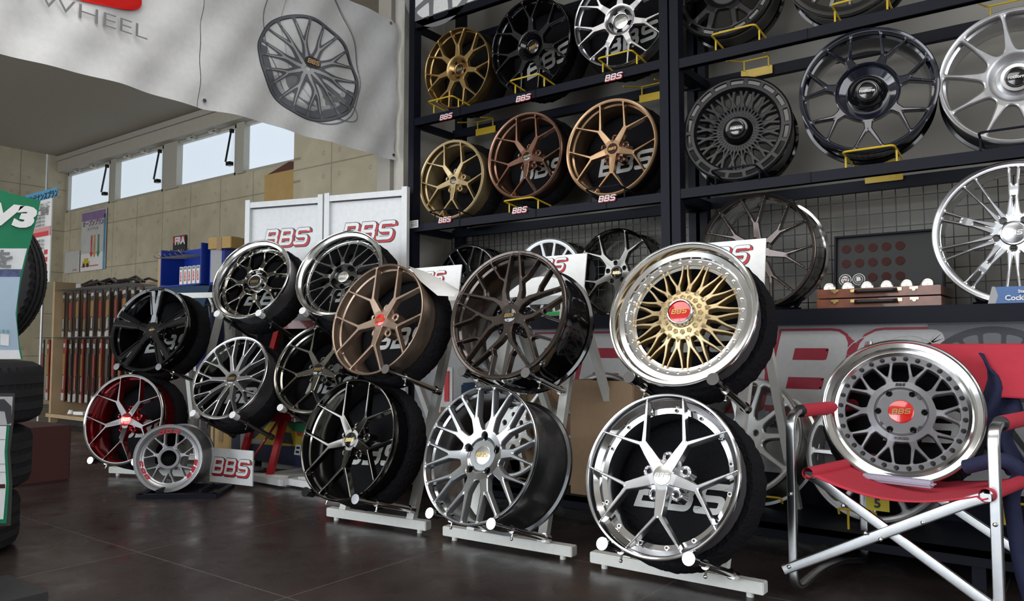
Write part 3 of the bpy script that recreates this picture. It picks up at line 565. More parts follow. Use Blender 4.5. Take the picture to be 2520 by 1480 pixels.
for k in range(15):
    a=math.radians(58+24*k+6); bm=bmesh.new(); cyl(bm,(0,0,0),(0,0,.006),.007,seg=16,mi=0); cyl(bm,(0,0,.006),(0,0,.0065),.0045,seg=12,mi=1)
    o=obj('rim_bolt',bm,['bright_silver','satin_black'],t); o.location=(.832*.27*math.cos(a),.832*.27*math.sin(a),-.057)
# wheel on the chair
CHW=wheel('alloy_wheel','grey mesh wheel with polished lip and red cap propped on the red folding chair',(-.485,2.773,.577),9.2,17,.24,
 dict(arms=Y(.50,9.6,.10,.046,.026,.72,.3),n=10,phase=-108,hub=.42,ring=.705,dish=[(0,-.10),(.3,-.10),(.325,-.115),(.335,-.09),(.42,-.10),(.55,-.135),(.70,-.155),(.72,-.15),(1,-.15)],kk=.012,bev=.008,depth=.03,outer=.80,NT=760,NR=100,lugs=(6,.285,.040,0)),
 facem='grey_steel_paint',lipm='polished_lip',barrel='grey_steel_paint',prof=STEP(.2,.80,-.042,[(.80,-.034),(.84,-.028),(.875,-.030),(.895,-.014),(.955,-.010),(.962,-.002)]),w=.2,cap=(.165,'red_cap','gold_letter',None),capz=-.085,lugs=(6,.285,.052,0,-.105),rivets=(32,.762,-.038,.0085,'satin_black'),rot=0,covtext=False,group='wheels off the racks')
bbs_plain(.36,'cover_print',CHW,T((.12,-.01,-.19)),'cover_lettering',2.1)
for s_,a in (('FORGED',-90),('RT-X',45),('VE',215),('1AL',-45)):
    rr=.37*.24 if a==-90 else .30*.24; ar=math.radians(a)
    text(s_,.011,'black_letter',CHW,T((rr*math.cos(ar),rr*math.sin(ar),-.0228 if a!=-90 else -.0212))@Matrix.Rotation(ar+PI/2,4,'Z'),'rim_lettering',bold=.0003)
bbs_plain(.03,'black_letter',CHW,T((0,.375*.24,-.0212)),'rim_lettering',2.2)
# small single-seater racing wheel on the floor
t=wheel('racing_wheel','small silver seven-Y racing wheel with red letters on its lip standing on the floor',(-3.958,2.257,.187),42.5,4.8,.18,
 dict(arms=Y(.44,12.5,.14,.045,.032,.76,.2),n=7,phase=-90,hub=.34,ring=.735,dish=[(0,-.1),(.32,-.1),(.325,-.13),(.5,-.14),(.74,-.15),(.78,-.13),(1,-.13)],kk=.012,bev=.010,depth=.03,outer=.80,NT=420,NR=64,bore=.225),
 facem='silver_paint',lipm='silver_paint',barrel='grey_steel_paint',prof=STEP(.24,.80,-.03,[(.80,-.022),(.86,-.016),(.885,-.010),(.905,-.002)]),w=.24,cover=False,group='wheels off the racks')
bm=bmesh.new(); lathe(bm,[(.225*.18,-.018),(.225*.18,-.10),(.18*.18,-.10),(.18*.18,-.11),(.001,-.11)],48,close=False); obj('hub_bore',bm,'satin_black',t)
bm=bmesh.new(); lathe(bm,[(.225*.18,-.017),(.232*.18,-.012),(.31*.18,-.012),(.32*.18,-.019)],64,close=False); obj('hub_collar',bm,'silver_paint',t)
for a,rt in ((92,180),(206,-64),(-26,64)):
    ar=math.radians(a)
    for k in range(3):
        da=(k-1)*15*(-1 if a!=92 else -1)
        b=ar+math.radians(da); bm=bmesh.new()
        bbs(bm,.118,[(.8,0,0,0,.0006,1),(0,0,0,0,.0012,0)],2.0,only=(k,)); 
        for v in bm.verts: v.co.x-=(-14.6+k*10.6+4.2)*.118/32.5
        obj('lip_letter',bm,['red_letter','black_letter'],t,None,T((.83*.18*math.cos(b),.83*.18*math.sin(b),-.0185))@Matrix.Rotation(b-PI/2,4,'Z')@Matrix.Diagonal((.85,.85,1,1)))
# unpainted wheels standing on the floor behind the racks
BH='bare silver wheels on the floor behind the racks'
raw=lambda ph,n=10:dict(arms=[[(.15,0,.09),(.45,0,.05),(.92,0,.035)]],n=n,phase=ph,hub=.34,ring=.90,dish=[(0,-.1),(.3,-.08),(.93,-.01),(1,-.006)],kk=.03,bev=.016,depth=.03,outer=.955,NT=360,NR=56,lugs=(5,.22,.045,20))
wheel('alloy_wheel','bare silver ten-spoke wheel on the floor behind the right rack, partly unwrapped',(-1.143,3.12,.42),-6,19,.25,raw(5),facem='alloy_raw',lipm='alloy_raw',barrel='alloy_raw',cover=False,group=BH)
wheel('alloy_wheel','bare silver wheel in the open carton seen between the centre and right racks',(-1.80,3.10,.42),-6,12,.25,raw(20),facem='alloy_raw',lipm='alloy_raw',barrel='alloy_raw',cover=False,group=BH)
wheel('alloy_wheel','bare silver wheel seen through the spokes of the machined wheel on the centre rack',(-2.25,3.02,.40),-4,12,.25,raw(12),facem='alloy_raw',lipm='alloy_raw',barrel='alloy_raw',cover=False,group=BH)
wheel('alloy_wheel','bare silver wheel half hidden behind the left side of the folding chair',(-.66,3.20,.37),0,12,.25,raw(0,12),facem='alloy_raw',lipm='alloy_raw',barrel='alloy_raw',cover=False,group=BH)
# ================================================================== SHELVING
YF=3.33; YR=3.72
BEAM=[('lower',.93),('mid',1.50),('upper',2.14),('top',2.735)]
def bay(label,x0,x1,rows,rear_l,rear_r):
    t=thing('shelf_rack',label,'shelving',(x0,YF,0),'black steel shelving bays')
    def P(n,fn,m='black_steel'):
        bm=bmesh.new(); fn(bm); bmesh.ops.translate(bm,vec=(-x0,-YF,0),verts=bm.verts); return obj(n,bm,m,t,None)
    P('front_post',lambda b:box(b,(x0+.022,YF+.03,1.7),(.044,.06,3.4)))
    P('front_post',lambda b:box(b,(x1-.022,YF+.03,1.7),(.044,.06,3.4)))
    P('rear_post',lambda b:box(b,(rear_l+.03,YR+.03,1.7),(.06,.05,3.4)))
    P('rear_post',lambda b:box(b,(rear_r-.03,YR+.03,1.7),(.06,.05,3.4)))
    for i,z in enumerate(rows):
        P('front_beam',lambda b:(box(b,((x0+x1)/2,YF+.02,z),(x1-x0-.09,.034,.044)),box(b,((x0+x1)/2,YF+.03,z-.020),(x1-x0-.09,.03,.004)),[box(b,(x0+(x1-x0)*q,YF-.001,z),(.002,.003,.046)) for q in (.24,.55,.8)]))
        P('rear_beam',lambda b:box(b,((rear_l+rear_r)/2,YR,z+.01),(rear_r-rear_l,.035,.05)))
        for x in (x0+.03,x1-.03): P('side_beam',lambda b:box(b,(x,(YF+YR)/2,z-.005),(.03,YR-YF-.05,.04)))
    return t
bay('left black steel shelf bay carrying gold and bronze wheels in rows',-3.245,-1.543,[1.49,2.135,2.735],-3.215,-1.56)
bay('right black steel shelf bay carrying black lattice and dish wheels',-1.533,1.1,[1.495,2.115,2.735],-1.58,1.08)
# counter top: deep black shelf with front apron
bm=bmesh.new(); box(bm,(-1.07,3.58,.925),(4.3,.52,.03)); box(bm,(-1.07,3.325,.905),(4.3,.03,.062)); tag(obj('counter_shelf',bm,'black_steel',None,None),'long black counter shelf running under both shelf bays','shelf')
bm=bmesh.new(); box(bm,(-1.07,3.36,.56),(4.3,.012,.63)); tag(obj('counter_front_panel',bm,'counter_panel',None,None),'grey-white advertising panel under the black counter','panel')
LX=Matrix(((1,0,0,0),(0,0,-1,0),(0,1,0,0),(0,0,0,1)))   # local xy plane turned to face -Y
def face_y(p,rz=0): return T(Vector(p))@Matrix.Rotation(rz,4,'Z')@LX
E_=bpy.data.objects['counter_front_panel']
for k,(px,wd) in enumerate(((1965,.0),)): pass
def panel_logo(xc,zc,w):
    bm=bmesh.new(); bbs(bm,w,[(1.3,.95,-1.1,0,.0006,1),(1.2,.4,-.5,0,.0012,1),(1.2,0,0,0,.0018,1),(.5,0,0,0,.0026,0)],1.9)
    return obj('logo',bm,['print_light','crimson_print'],E_,None,face_y((xc,3.352,zc)))
panel_logo(at(1985,930,1,3.35).x,.69,.98); panel_logo(at(1545,915,1,3.35).x-.12,.69,.98)
# printed wheel picture on the panel (a flat print)
def print_wheel(name,parent,n,phase,fn,m,arms,ring=.9,hub=.2,outer=.99,NT=260,NR=44,kk=.02,sidedepth=.0001):
    me=wheel_face(1.0,arms,n,phase,hub,ring,[(0,0),(1,0)],kk=kk,bev=.0001,depth=sidedepth,NT=NT,NR=NR,outer=outer)
    for v in me.vertices: v.co=fn(v.co.x,v.co.y,v.co.z)
    return mk(name,me,[m,m],parent,None)
pc=at(2445,925,1,3.35)
bm=bmesh.new(); box(bm,(pc.x+.10,3.351,.70),(.62,.003,.34)); obj('printed_picture',bm,'print_shade',E_,None)
print_wheel('printed_wheel',E_,10,0,lambda x,y,z:Vector((pc.x+x*.26,3.3475,.60+y*.26)),'print_dark',Y(.5,9,.14,.07,.045,.93,.1))
for dx in (-.40,-.28): print_wheel('printed_wheel_outline',E_,12,5,lambda x,y,z:Vector((pc.x+dx+x*.13,3.3475+.001*(dx<-.3),.70+y*.13)),'counter_panel' if 0 else 'print_light',[[(.1,0,.02),(.95,0,.008)]],ring=.96,hub=.1,NT=160,NR=30)
text('FORGED WHEELS',.035,'print_dark',E_,face_y((at(1900,1000,1,3.35).x+.05,3.352,.45)),'lettering',bold=.001)
# wire mesh behind the counter
bm=bmesh.new()
for x0,x1,sx_,sz_,dz_ in ((-3.30,-1.56,.044,.044,1.50),(-1.50,1.0,.056,.066,1.52)):
    z0,z1=.94,dz_
    for i in range(int((x1-x0)/sx_)+1): box(bm,(x0+i*sx_,3.80,(z0+z1)/2),(.004,.004,z1-z0))
    for i in range(int((z1-z0)/sz_)+1): box(bm,((x0+x1)/2,3.797,z1-i*sz_),(x1-x0,.004,.004))
tag(obj('wire_mesh_panel',bm,'mesh_wire',None,None),'black square wire mesh panel behind the counter wheels','wire mesh')
# yellow wheel brackets
def bracket(px,py,row,label,m='yellow_steel',w=.19,mount=True):
    z=row+.024; c=at(px,py,1,YF-.02); x=c.x
    t=thing('wheel_bracket',label,'bracket',(x,YF,z),'wheel brackets on the shelf beams')
    bm=bmesh.new(); tube(bm,rounded([(-w/2,.12,.030),(-w/2,-.055,.050),(w/2,-.055,.050),(w/2,.12,.030)],.02),.0045,8); obj('loop',bm,m,t,None)
    for s in (-1,1):
        bm=bmesh.new(); cyl(bm,(s*w/2,.0,.046),(s*w/2,.0,-.004),.0042,seg=8); obj('upright',bm,m,t,None)
    return t
U,D,TT=2.14,1.49,2.735
for a in ((1092,262,U,'yellow wire bracket holding the small gold wheel on the upper shelf'),(1298,212,U,'yellow wire bracket holding the black wheel on the upper shelf'),
 (1520,155,U,'yellow wire bracket holding the silver wheel on the upper shelf'),(1283,492,D,'yellow wire bracket holding the dark brown-bronze wheel'),
 (1095,530,D,'black wire bracket holding the pale gold wheel on the middle shelf','black_steel'),(1490,480,D,'black wire bracket holding the copper-bronze wheel','black_steel'),
 (2140,378,1.495,'yellow wire bracket in front of the large black dish wheel'),(1810,92,2.115,'yellow wire bracket in front of the matte black off-road wheel','yellow_steel',.2),
 (2115,20,2.115,'yellow wire bracket in front of the dark grey wheel at the top edge','yellow_steel',.2),(1810,440,1.495,'black wire bracket under the matte black lattice wheel','black_steel',.2),(2490,350,1.495,'black wire bracket under the silver wheel at the right edge','black_steel',.2)): bracket(*a)
# yellow plates with loops on the rear beams
for px,py,lb in ((1195,322,'yellow bracket plate on the rear beam left of the brown-bronze wheel'),(1606,238,'yellow bracket plate on the rear beam near the double post'),(1862,178,'yellow bracket plate on the rear beam above the lattice wheel'),(2175,436,'yellow bracket plate on the rear beam below the large black dish wheel'),(2480,45,'yellow bracket plate on the rear beam at the upper right edge')):
    p=at(px,py,1,YR-.03); t=thing('bracket_plate',lb,'bracket',p,'yellow plates on the rear beams')
    bm=bmesh.new(); box(bm,(0,0,0),(.155,.008,.042),bev=.002); obj('plate',bm,'yellow_steel',t,None)
    bm=bmesh.new(); tube(bm,rounded([(-.09,-.16,.03),(-.07,-.005,.065),(.07,-.005,.065),(.09,-.16,.03)],.02),.004,8)
    for s in (-1,1): cyl(bm,(s*.06,-.004,.065),(s*.06,-.004,.015),.004,seg=8)
    obj('loop',bm,'yellow_steel',t,None)
# small logo labels on the beams
for px,py,lb in ((1098,287,'under the small gold wheel'),(1288,241,'under the gloss black wheel'),(1510,189,'under the silver wheel'),(1095,541,'under the pale gold wheel'),(1279,517,'under the brown-bronze wheel'),(1494,488,'under the copper-bronze wheel')):
    p=at(px,py,1,YF-.004); o=thing('logo_label','small white and red logo label on the shelf beam '+lb,'label',p,'small logo labels on the shelf beams')
    bbs_logo(.098,o,LX)
p=at(1019,552,1,YF-.004); bm=bmesh.new(); box(bm,p,(.068,.003,.045)); o=tag(obj('price_label',bm,'price_label',None,None),'small white price label on the black post left of the pale gold wheel','label')
for q in (.012,.0,-.01): text('MAXRACK 300',.007,'black_letter',o,face_y(p+Vector((0,-.002,q))))
# poster fragment at top left of the shelf: white card with printed wheel
bm=bmesh.new(); box(bm,(-2.93,3.34,2.93),(.62,.01,.33)); pb=tag(obj('wheel_poster',bm,'white_card',None,None),'printed wheel poster standing on the topmost shelf beam','poster')
print_wheel('printed_wheel',pb,5,20,lambda x,y,z:Vector((-3.0+x*.30,3.333,2.98+y*.30)),'print_mid',Y(.5,20,.19,.12,.09,.93,.1),ring=.85)
# ================================================================== TWO-TIER FLOOR RACKS
def socketed_arm(t,base,dirv,L,chrome='chrome',knob='chrome',red=False):
    b=Vector(base); d=Vector(dirv).normalized(); e=b+d*L
    bm=bmesh.new(); cyl(bm,b,b+d*(L*.62),.0125,seg=18); cyl(bm,b+d*(L*.55),e-d*.02,.0095,seg=18); cyl(bm,b-d*.004,b+d*.028,.017,seg=18); cyl(bm,b+d*(L*.60),b+d*(L*.66),.0145,seg=16)
    s=d.cross(Vector((1,0,0))).normalized(); s=-s if s.z>0 else s
    cyl(bm,b+d*(L*.63),b+d*(L*.63)+s*.03,.0035,seg=8); ball(bm,b+d*(L*.63)+s*.032,.006)
    a=obj('support_arm',bm,chrome,t,35)
    bm=bmesh.new(); cyl(bm,e-d*.045,e-d*.004,.0165,seg=24); cyl(bm,e-d*.006,e,.0195,seg=28); obj('arm_knob',bm,knob,a,35)
def rack(label,c,rz,wheels,red=False,w=.60,lean=21.5,group='two-tier wheel display racks',sign=None,H=1.12,half=.17,Y1=.86,baselen=None):
    m=T(Vector(c))@Matrix.Rotation(rz,4,'Z'); t=thing('wheel_rack',label,'display rack',m,group); inv=m.inverted()
    col='red_steel' if red else 'white_steel'; wc='white_steel'
    k=math.tan(math.radians(lean)); h=H
    bm=bmesh.new(); box(bm,(0,0,.035),(w,.042,.038),bev=.003); 
    for s in (-1,1): cyl(bm,(s*w*.42,0,0),(s*w*.42,0,.02),.012,seg=10)
    obj('front_foot_bar',bm,wc,t,None)
    bm=bmesh.new(); box(bm,(0,Y1,.035),(w,.042,.038),bev=.003)
    for s in (-1,1): cyl(bm,(s*w*.42,Y1,0),(s*w*.42,Y1,.02),.012,seg=10)
    obj('rear_foot_bar',bm,wc,t,None)
    for s in (-1,1):
        bm=bmesh.new(); bar(bm,(s*half,.0,.05),(s*half,h*k,h),.036,.03,up=(0,-1,0)); obj('front_upright',bm,col,t,None)
        bm=bmesh.new(); bar(bm,(s*half,h*k,h-.02),(s*half,Y1,.05),.03,.03,up=(0,1,0)); obj('rear_leg',bm,wc,t,None)
    bm=bmesh.new(); box(bm,(0,h*k,h),(half*2+.04,.035,.035)); obj('top_bar',bm,col,t,None)
    if red:
        for zz in (.37,.92):
            bm=bmesh.new(); box(bm,(0,zz*k-.01,zz),(half*2+.16,.05,.05)); [box(bm,(s*(half+.085),zz*k-.01,zz),(.012,.052,.052),mi=1) for s in (-1,1)]; obj('cross_bar',bm,['red_steel','white_steel'],t,None)
        bm=bmesh.new(); tube(bm,[(-.10,.03,.05),(.08,.13,.37)],.007,8); obj('tie_rod',bm,'red_steel',t,None)
        bm=bmesh.new(); tube(bm,[(-.06,.17,.42),(.14,.30,.90)],.007,8); obj('tie_rod',bm,'red_steel',t,None)
    # arms under each wheel
    for (wc_,az,ti,R,w_) in wheels:
        if lean in (21.5,17,18): wc_=nearer(wc_,NK); R*=NK
        wm=wmat(wc_,az,ti); n=inv.to_3x3()@(wm.to_3x3()@Vector((0,0,1)))
        for a in (-121,-59):
            ar=math.radians(a); rr=(R+.017)
            tip=inv@(wm@Vector((rr*math.cos(ar),rr*math.sin(ar),.022))); L=.05; q=tip.copy()
            # run back until the upright plane y=z*k
            dv=-n; L=max(.14,((tip.z*k)-tip.y-.02)/(dv.y-dv.z*k)) if abs(dv.y-dv.z*k)>1e-3 else .2
            L=min(L,.36); socketed_arm(t,tip+dv*L,-dv,L,'chrome' if not red else 'gunmetal','knob_chrome' if not red else 'white_card')
    return t
rack('white A-frame wheel rack at right, with the gold mesh wheel on top',(-1.13,2.43,0),0,[((-1.13,2.509,.904),3.1,18.3,.27,.24),((-1.121,2.309,.373),-.3,20,.27,.24)],w=.62,half=.17,H=1.0)
rack('white A-frame wheel rack in the centre, with the open brown-black wheel on top',(-1.825,2.43,0),math.radians(3),[((-1.939,2.575,.923),3.7,16.4,.285,.26),((-1.903,2.344,.371),-.3,18.9,.275,.26)],w=.60,half=.165,lean=17,H=.98)
rack('white A-frame wheel rack left of centre, with the matte bronze wheel on top',(-2.51,2.40,0),math.radians(6),[((-2.567,2.434,.912),3.7,17,.265,.24),((-2.61,2.305,.381),4,16.3,.27,.24)],w=.56,half=.19,lean=18,H=.98)
rack('white A-frame wheel rack at far left under the black and red wheels',(-4.50,2.50,0),math.radians(22),[((-4.428,2.385,.89),22.2,15.7,.26,.22),((-4.398,2.232,.374),23.6,12.6,.26,.22)],w=.66,half=.17,lean=19,Y1=.60)
rack('red wheel stand under the smoked chrome and twenty-spoke wheels',(-3.88,2.74,0),math.radians(16),[((-3.79,2.625,1.172),18.1,21.9,.25,.22),((-3.832,2.529,.617),14.4,25.5,.25,.22)],red=True,w=.5,half=.11,H=1.10,lean=21,Y1=.40)
rack('red wheel stand under the mirror-lip and dark diamond-finish wheels',(-3.34,2.90,0),math.radians(17),[((-3.19,2.75,1.182),17,23.1,.26,.22),((-3.367,2.751,.67),17,22,.26,.22)],red=True,w=.5,half=.11,H=1.10,lean=21,Y1=.40)
# white floor plates and sign of the red stands
q0=at(517,1183,2,0.03); q1=at(622,1195,2,.03); d=(q1-q0); a=math.atan2(d.y,d.x)
t=thing('rack_base_sign','low white sign board with logo at the foot of the left red stand','sign',T((q0+q1)/2-Vector((0,0,.03)))@Matrix.Rotation(a,4,'Z'))
bm=bmesh.new(); box(bm,(0,0,.12),(d.length,.008,.19)); obj('board',bm,'white_panel',t,None); bbs_logo(.29,t,face_y((0,-.006,.12)))
for i,(pa,pb_,lb) in enumerate((((625,1190),(680,1200),'white steel base tray at the foot of the left red stand'),((690,1196),(745,1205),'white steel base tray at the foot of the right red stand'))):
    q0=at(*pa,2,0); q1=at(*pb_,2,0); d=q1-q0; q1=q0+d.normalized()*(.26 if i==0 else .5); a=math.atan2(d.y,d.x)
    t=thing('base_tray',lb,'tray',T((q0+q1)/2)@Matrix.Rotation(a,4,'Z'),'white base trays of the red stands'); L=(q1-q0).length
    bm=bmesh.new(); box(bm,(0,.19,.03),(L,.38,.004)); obj('tray_floor',bm,'sign_white' if 0 else 'white_steel',t,None)
    bm=bmesh.new(); box(bm,(0,0,.03),(L,.012,.036)); box(bm,(0,.38,.04),(L,.012,.06)); box(bm,(-L/2,.19,.03),(.01,.38,.036)); box(bm,(L/2,.19,.03),(.01,.38,.036)); box(bm,(0,.19,.006),(L*.9,.3,.012)); obj('tray_rim',bm,'white_panel',t,None)
# low black stand under the racing wheel
t=thing('wheel_stand','low black steel stand under the small racing wheel','stand',T((-3.86,2.30,0))@Matrix.Rotation(math.radians(40),4,'Z'))
bm=bmesh.new(); box(bm,(0,-.10,.012),(.40,.03,.022)); box(bm,(0,.19,.012),(.40,.03,.022)); box(bm,(-.19,.04,.012),(.03,.30,.022)); box(bm,(.19,.04,.012),(.03,.30,.022)); obj('frame',bm,'black_steel',t,None)
bm=bmesh.new(); bar(bm,(-.12,-.06,.02),(-.12,.15,.02),.015,.03); bar(bm,(.10,-.06,.02),(.10,.15,.02),.015,.03); obj('cradle',bm,'black_steel',t,None)
# white cards standing behind the upper wheels
def card(px0,px1,pyt,y,label,h=.20,tilt=.17,lp=(0,0),lw=.3):
    a=at(px0,pyt,1,y); b=at(px1,pyt,1,y); w=b.x-a.x; 
    zt=at((px0+px1)/2,pyt,1,y).z; m=T(((a.x+b.x)/2,y,zt))@Matrix.Rotation(-tilt,4,'X')
    t=thing('logo_card',label,'sign',m,'white logo cards on top of the racks'); bm=bmesh.new(); box(bm,(0,0,-h/2),(w,.006,h)); obj('board',bm,'white_card',t,None)
    q=t.matrix_world.inverted()@at(lp[0],lp[1],1,y); bbs_logo(lw,t,face_y((q.x,-.0045,q.z))); bm=bmesh.new(); box(bm,(w*.3,.004,-h-.02),(.05,.012,.15)); obj('clip',bm,'white_steel',t,None)
card(985,1137,658,2.80,'white logo card behind the matte bronze wheel with a paper sheet beside it',lp=(1060,686),lw=.20)
card(1245,1445,632,2.93,'white logo card behind the open brown-black wheel',lp=(1350,655),lw=.20)
card(1715,1886,594,2.86,'white logo card behind the large gold mesh wheel',lp=(1778,632),lw=.22)
# paper sheet on the bronze wheel
bm=bmesh.new(); rows=[]; tp=[(1003,655),(1045,668),(1090,690),(1131,715)]; bt=[(1010,662),(1035,693),(1077,728),(1118,730)]
for i in range(13):
    u=i/12*3; k=min(2,int(u)); f=u-k; P0=at(tp[k][0]*(1-f)+tp[k+1][0]*f,tp[k][1]*(1-f)+tp[k+1][1]*f,1,2.47); P1=at(bt[k][0]*(1-f)+bt[k+1][0]*f,bt[k][1]*(1-f)+bt[k+1][1]*f,1,2.37)
    rows.append([bm.verts.new(P0.lerp(P1,j/5)+Vector((0,0,.006*math.sin(PI*j/5)))) for j in range(6)])
for i in range(12):
    for j in range(5): bm.faces.new((rows[i][j],rows[i+1][j],rows[i+1][j+1],rows[i][j+1]))
o=obj('paper_sheet',bm,'paper',None,60); tag(o,'curled white printed sheet lying on top of the matte bronze wheel','paper')
# ================================================================== WHITE PANELS, BANNERS
def wpanel(pL,pR,label,lp,lw):
    a=at(pL[0],pL[1],2,1.72); b=at(pR[0],pR[1],2,1.72); d=b-a; ang=math.atan2(d.y,d.x); w=d.length
    t=thing('logo_partition',label,'partition',T(Vector(((a.x+b.x)/2,(a.y+b.y)/2,0)))@Matrix.Rotation(ang,4,'Z'),'white partition boards')
    bm=bmesh.new(); box(bm,(0,.012,1.32),(w-.06,.012,.76)); obj('board',bm,'white_panel',t,None)
    for s in (-1,1): bm=bmesh.new(); box(bm,(s*(w/2-.018),0,.865),(.036,.034,1.73)); obj('side_rail',bm,'white_panel',t,None)
    bm=bmesh.new(); box(bm,(0,0,1.695),(w-.07,.030,.036)); obj('top_rail',bm,'white_panel',t,None)
    bm=bmesh.new(); box(bm,(0,0,.945),(w-.07,.030,.036)); box(bm,(0,-.004,1.674),(w-.09,.028,.005),mi=1); obj('bottom_rail',bm,['white_panel','panel_seam'],t,None)
    q=t.matrix_world.inverted()@at(lp[0],lp[1],1,(a.y+b.y)/2); bbs_logo(lw,t,face_y((q.x,.003,q.z)))
wpanel((608,498),(798,483),'white framed partition board with logo, left of the pair',(703,583),.345)
wpanel((802,481),(1005,464),'white framed partition board with logo, right of the pair beside the shelf',(904,569),.37)
a=at(608,498,2,1.72); b=at(1005,464,2,1.72); d=(b-a).normalized(); nrm=Vector((-d.y,d.x,0))
bm=bmesh.new(); g=[]
for i in range(41):
    p=a.lerp(b,.04+.90*i/40); row=[]
    for j in range(8): row.append(bm.verts.new((p.x+nrm.x*(.07+.015*math.sin(i*1.3)),p.y+nrm.y*(.07+.015*math.sin(i*1.3)),.02+.92*j/7)))
    g.append(row)
for i in range(40):
    for j in range(7): bm.faces.new((g[i][j],g[i+1][j],g[i+1][j+1],g[i][j+1]))
o=obj('dark_curtain',bm,'cover_fabric',None,70); o.modifiers.new('t','SOLIDIFY').thickness=.004; tag(o,'black cloth hanging behind the red wheel stands below the white partitions','curtain')
XB=-3.44
def ripple(y,z): return .010*math.sin(y*9+z*3)+.008*math.sin(y*21-z*14)+.006*math.sin(z*30+y*4)+.014*math.exp(-((z-1.99-(3.36-y)*.35)/.05)**2)
BE=[(-260,50),(0,130),(81,152),(300,209),(487,262),(500,267),(560,279),(637,298),(770,339),(904,377),(973,395)]
BY=[at(x,y,0,XB) for x,y in BE]
def bz(y):
    return float(np.interp(y,[p.y for p in BY],[p.z for p in BY]))
def banner(name,y0,y1,ztop,label,nx=60,nz=40):
    bm=bmesh.new(); g=[]
    for i in range(nx+1):
        y=y0+(y1-y0)*i/nx; b=bz(y)
        zt=ztop(y); g.append([bm.verts.new((XB+ripple(y,b+(zt-b)*j/nz),y,b+(zt-b)*j/nz)) for j in range(nz+1)])
    for i in range(nx):
        for j in range(nz): bm.faces.new((g[i][j],g[i+1][j],g[i+1][j+1],g[i][j+1]))
    o=obj(name,bm,'banner_cloth',None,80); return tag(o,label,'banner')
yc=at(490,262,0,XB).y; ye=BY[-1].y; te=at(965,49,0,XB); tt=at(868,0,0,XB)
bR=banner('hanging_banner',yc,ye,lambda y:te.z+(tt.z-te.z)*min(1.0,(te.y-y)/(te.y-tt.y)) if y<te.y else te.z-(y-te.y)*1.2,'grey-white cloth banner with a printed silver wheel, hung at the ceiling edge')
bL=banner('hanging_banner',.75,yc-.004,lambda y:3.42,'white cloth banner with a red emblem and grey lettering, nearer the camera')
bm=bmesh.new()
for y,z in ((te.y-.02,te.z-.03),(ye-.02,bz(ye)+.03),(yc+.03,bz(yc)+.04)): cyl(bm,(XB+.004+ripple(y,z),y,z),(XB+.009+ripple(y,z),y,z),.010,seg=14)
obj('eyelet',bm,'chrome',bR,None)
def onb(px,py,off=.004):
    p=at(px,py,0,XB); return Vector((XB+ripple(p.y,p.z)+off,p.y,p.z))
def pmap(cx,cy,U,V,off):
    return lambda x,y,z:onb(cx+x*U[0]+y*V[0],cy+x*U[1]+y*V[1],off)
# shade print under the wheel, barrel outline, then the spokes
def band(name,cx,cy,U,V,r0,r1,m,off,a0=0,a1=360,seg=90):
    bm=bmesh.new(); f=pmap(cx,cy,U,V,off); A=[];B=[]
    for k in range(seg+1):
        a=math.radians(a0+(a1-a0)*k/seg); A.append(bm.verts.new(f(r0*math.cos(a),r0*math.sin(a),0))); B.append(bm.verts.new(f(r1*math.cos(a),r1*math.sin(a),0)))
    for k in range(seg): bm.faces.new((A[k],A[k+1],B[k+1],B[k]))
    return obj(name,bm,m,bR,None)
UU=(117,0);VV=(-37,-132)
band('printed_shadow',790,240,(85,38),(-20,-50),.0,1.0,'print_mid',.002)
band('printed_tyre_line',768,120,(112,10),(-40,-190),.97,.99,'print_mid',.003); band('printed_tyre_line',790,120,(92,10),(-30,-165),.975,.99,'print_light',.003)
band('printed_rim',757,168,UU,VV,.93,1.0,'print_dark',.0045); band('printed_rim',757,168,UU,VV,.955,.985,'print_light',.006)
band('printed_barrel',757,168,UU,VV,.80,.925,'print_shade',.004,150,330); band('printed_barrel',757,168,UU,VV,.72,.78,'print_light',.004,190,330)
print_wheel('printed_spokes',bR,10,10,pmap(757,168,UU,VV,.007),'print_shade',[[(.1,0,.09),(.45,0,.06),(.55,4,.04),(.93,9,.022)],[(.45,0,.05),(.55,-4,.04),(.93,-9,.022)]],ring=.945,hub=.2,NT=300,NR=50,kk=.016)
print_wheel('printed_spoke_shine',bR,10,10,pmap(757,168,UU,VV,.009),'print_light',[[(.15,0,.03),(.45,0,.02),(.55,4,.012),(.92,9,.006)],[(.45,0,.02),(.55,-4,.012),(.92,-9,.006)]],ring=2,hub=.12,outer=.93,NT=300,NR=50,kk=.006)
band('printed_cap',765,155,(17,5),(-3,-15),0,1,'print_dark',.011)
def btext(s,px,py,h,m,par,sx=1,bold=0,ang=0,bbsw=None):
    p=onb(px,py,.022); mm=T(p)@Matrix(((0,0,1,0),(1,0,0,0),(0,1,0,0),(0,0,0,1)))@Matrix.Rotation(ang,4,'Z')
    if bbsw: return bbs_plain(bbsw,m,par,mm,'lettering',2.0,.0005)
    return text(s,h,m,par,mm,'lettering',bold=bold,sx=sx,ext=.0004)
btext('',765,155,0,'print_gold',bR,bbsw=.085)
btext('D WHEEL',185,32,.092,'print_mid',bL,sx=1.55,bold=-.001)
bm=bmesh.new(); vs=[]
for k in range(40):
    a=2*PI*k/40; r=1.0; x=abs(math.cos(a))**.6*math.copysign(1,math.cos(a)); y=abs(math.sin(a))**.6*math.copysign(1,math.sin(a)); p=onb(255+95*x,-22+40*y+x*18,.012); vs.append(bm.verts.new(p))
bm.faces.new(vs); obj('red_emblem',bm,'red_cap',bL,None)
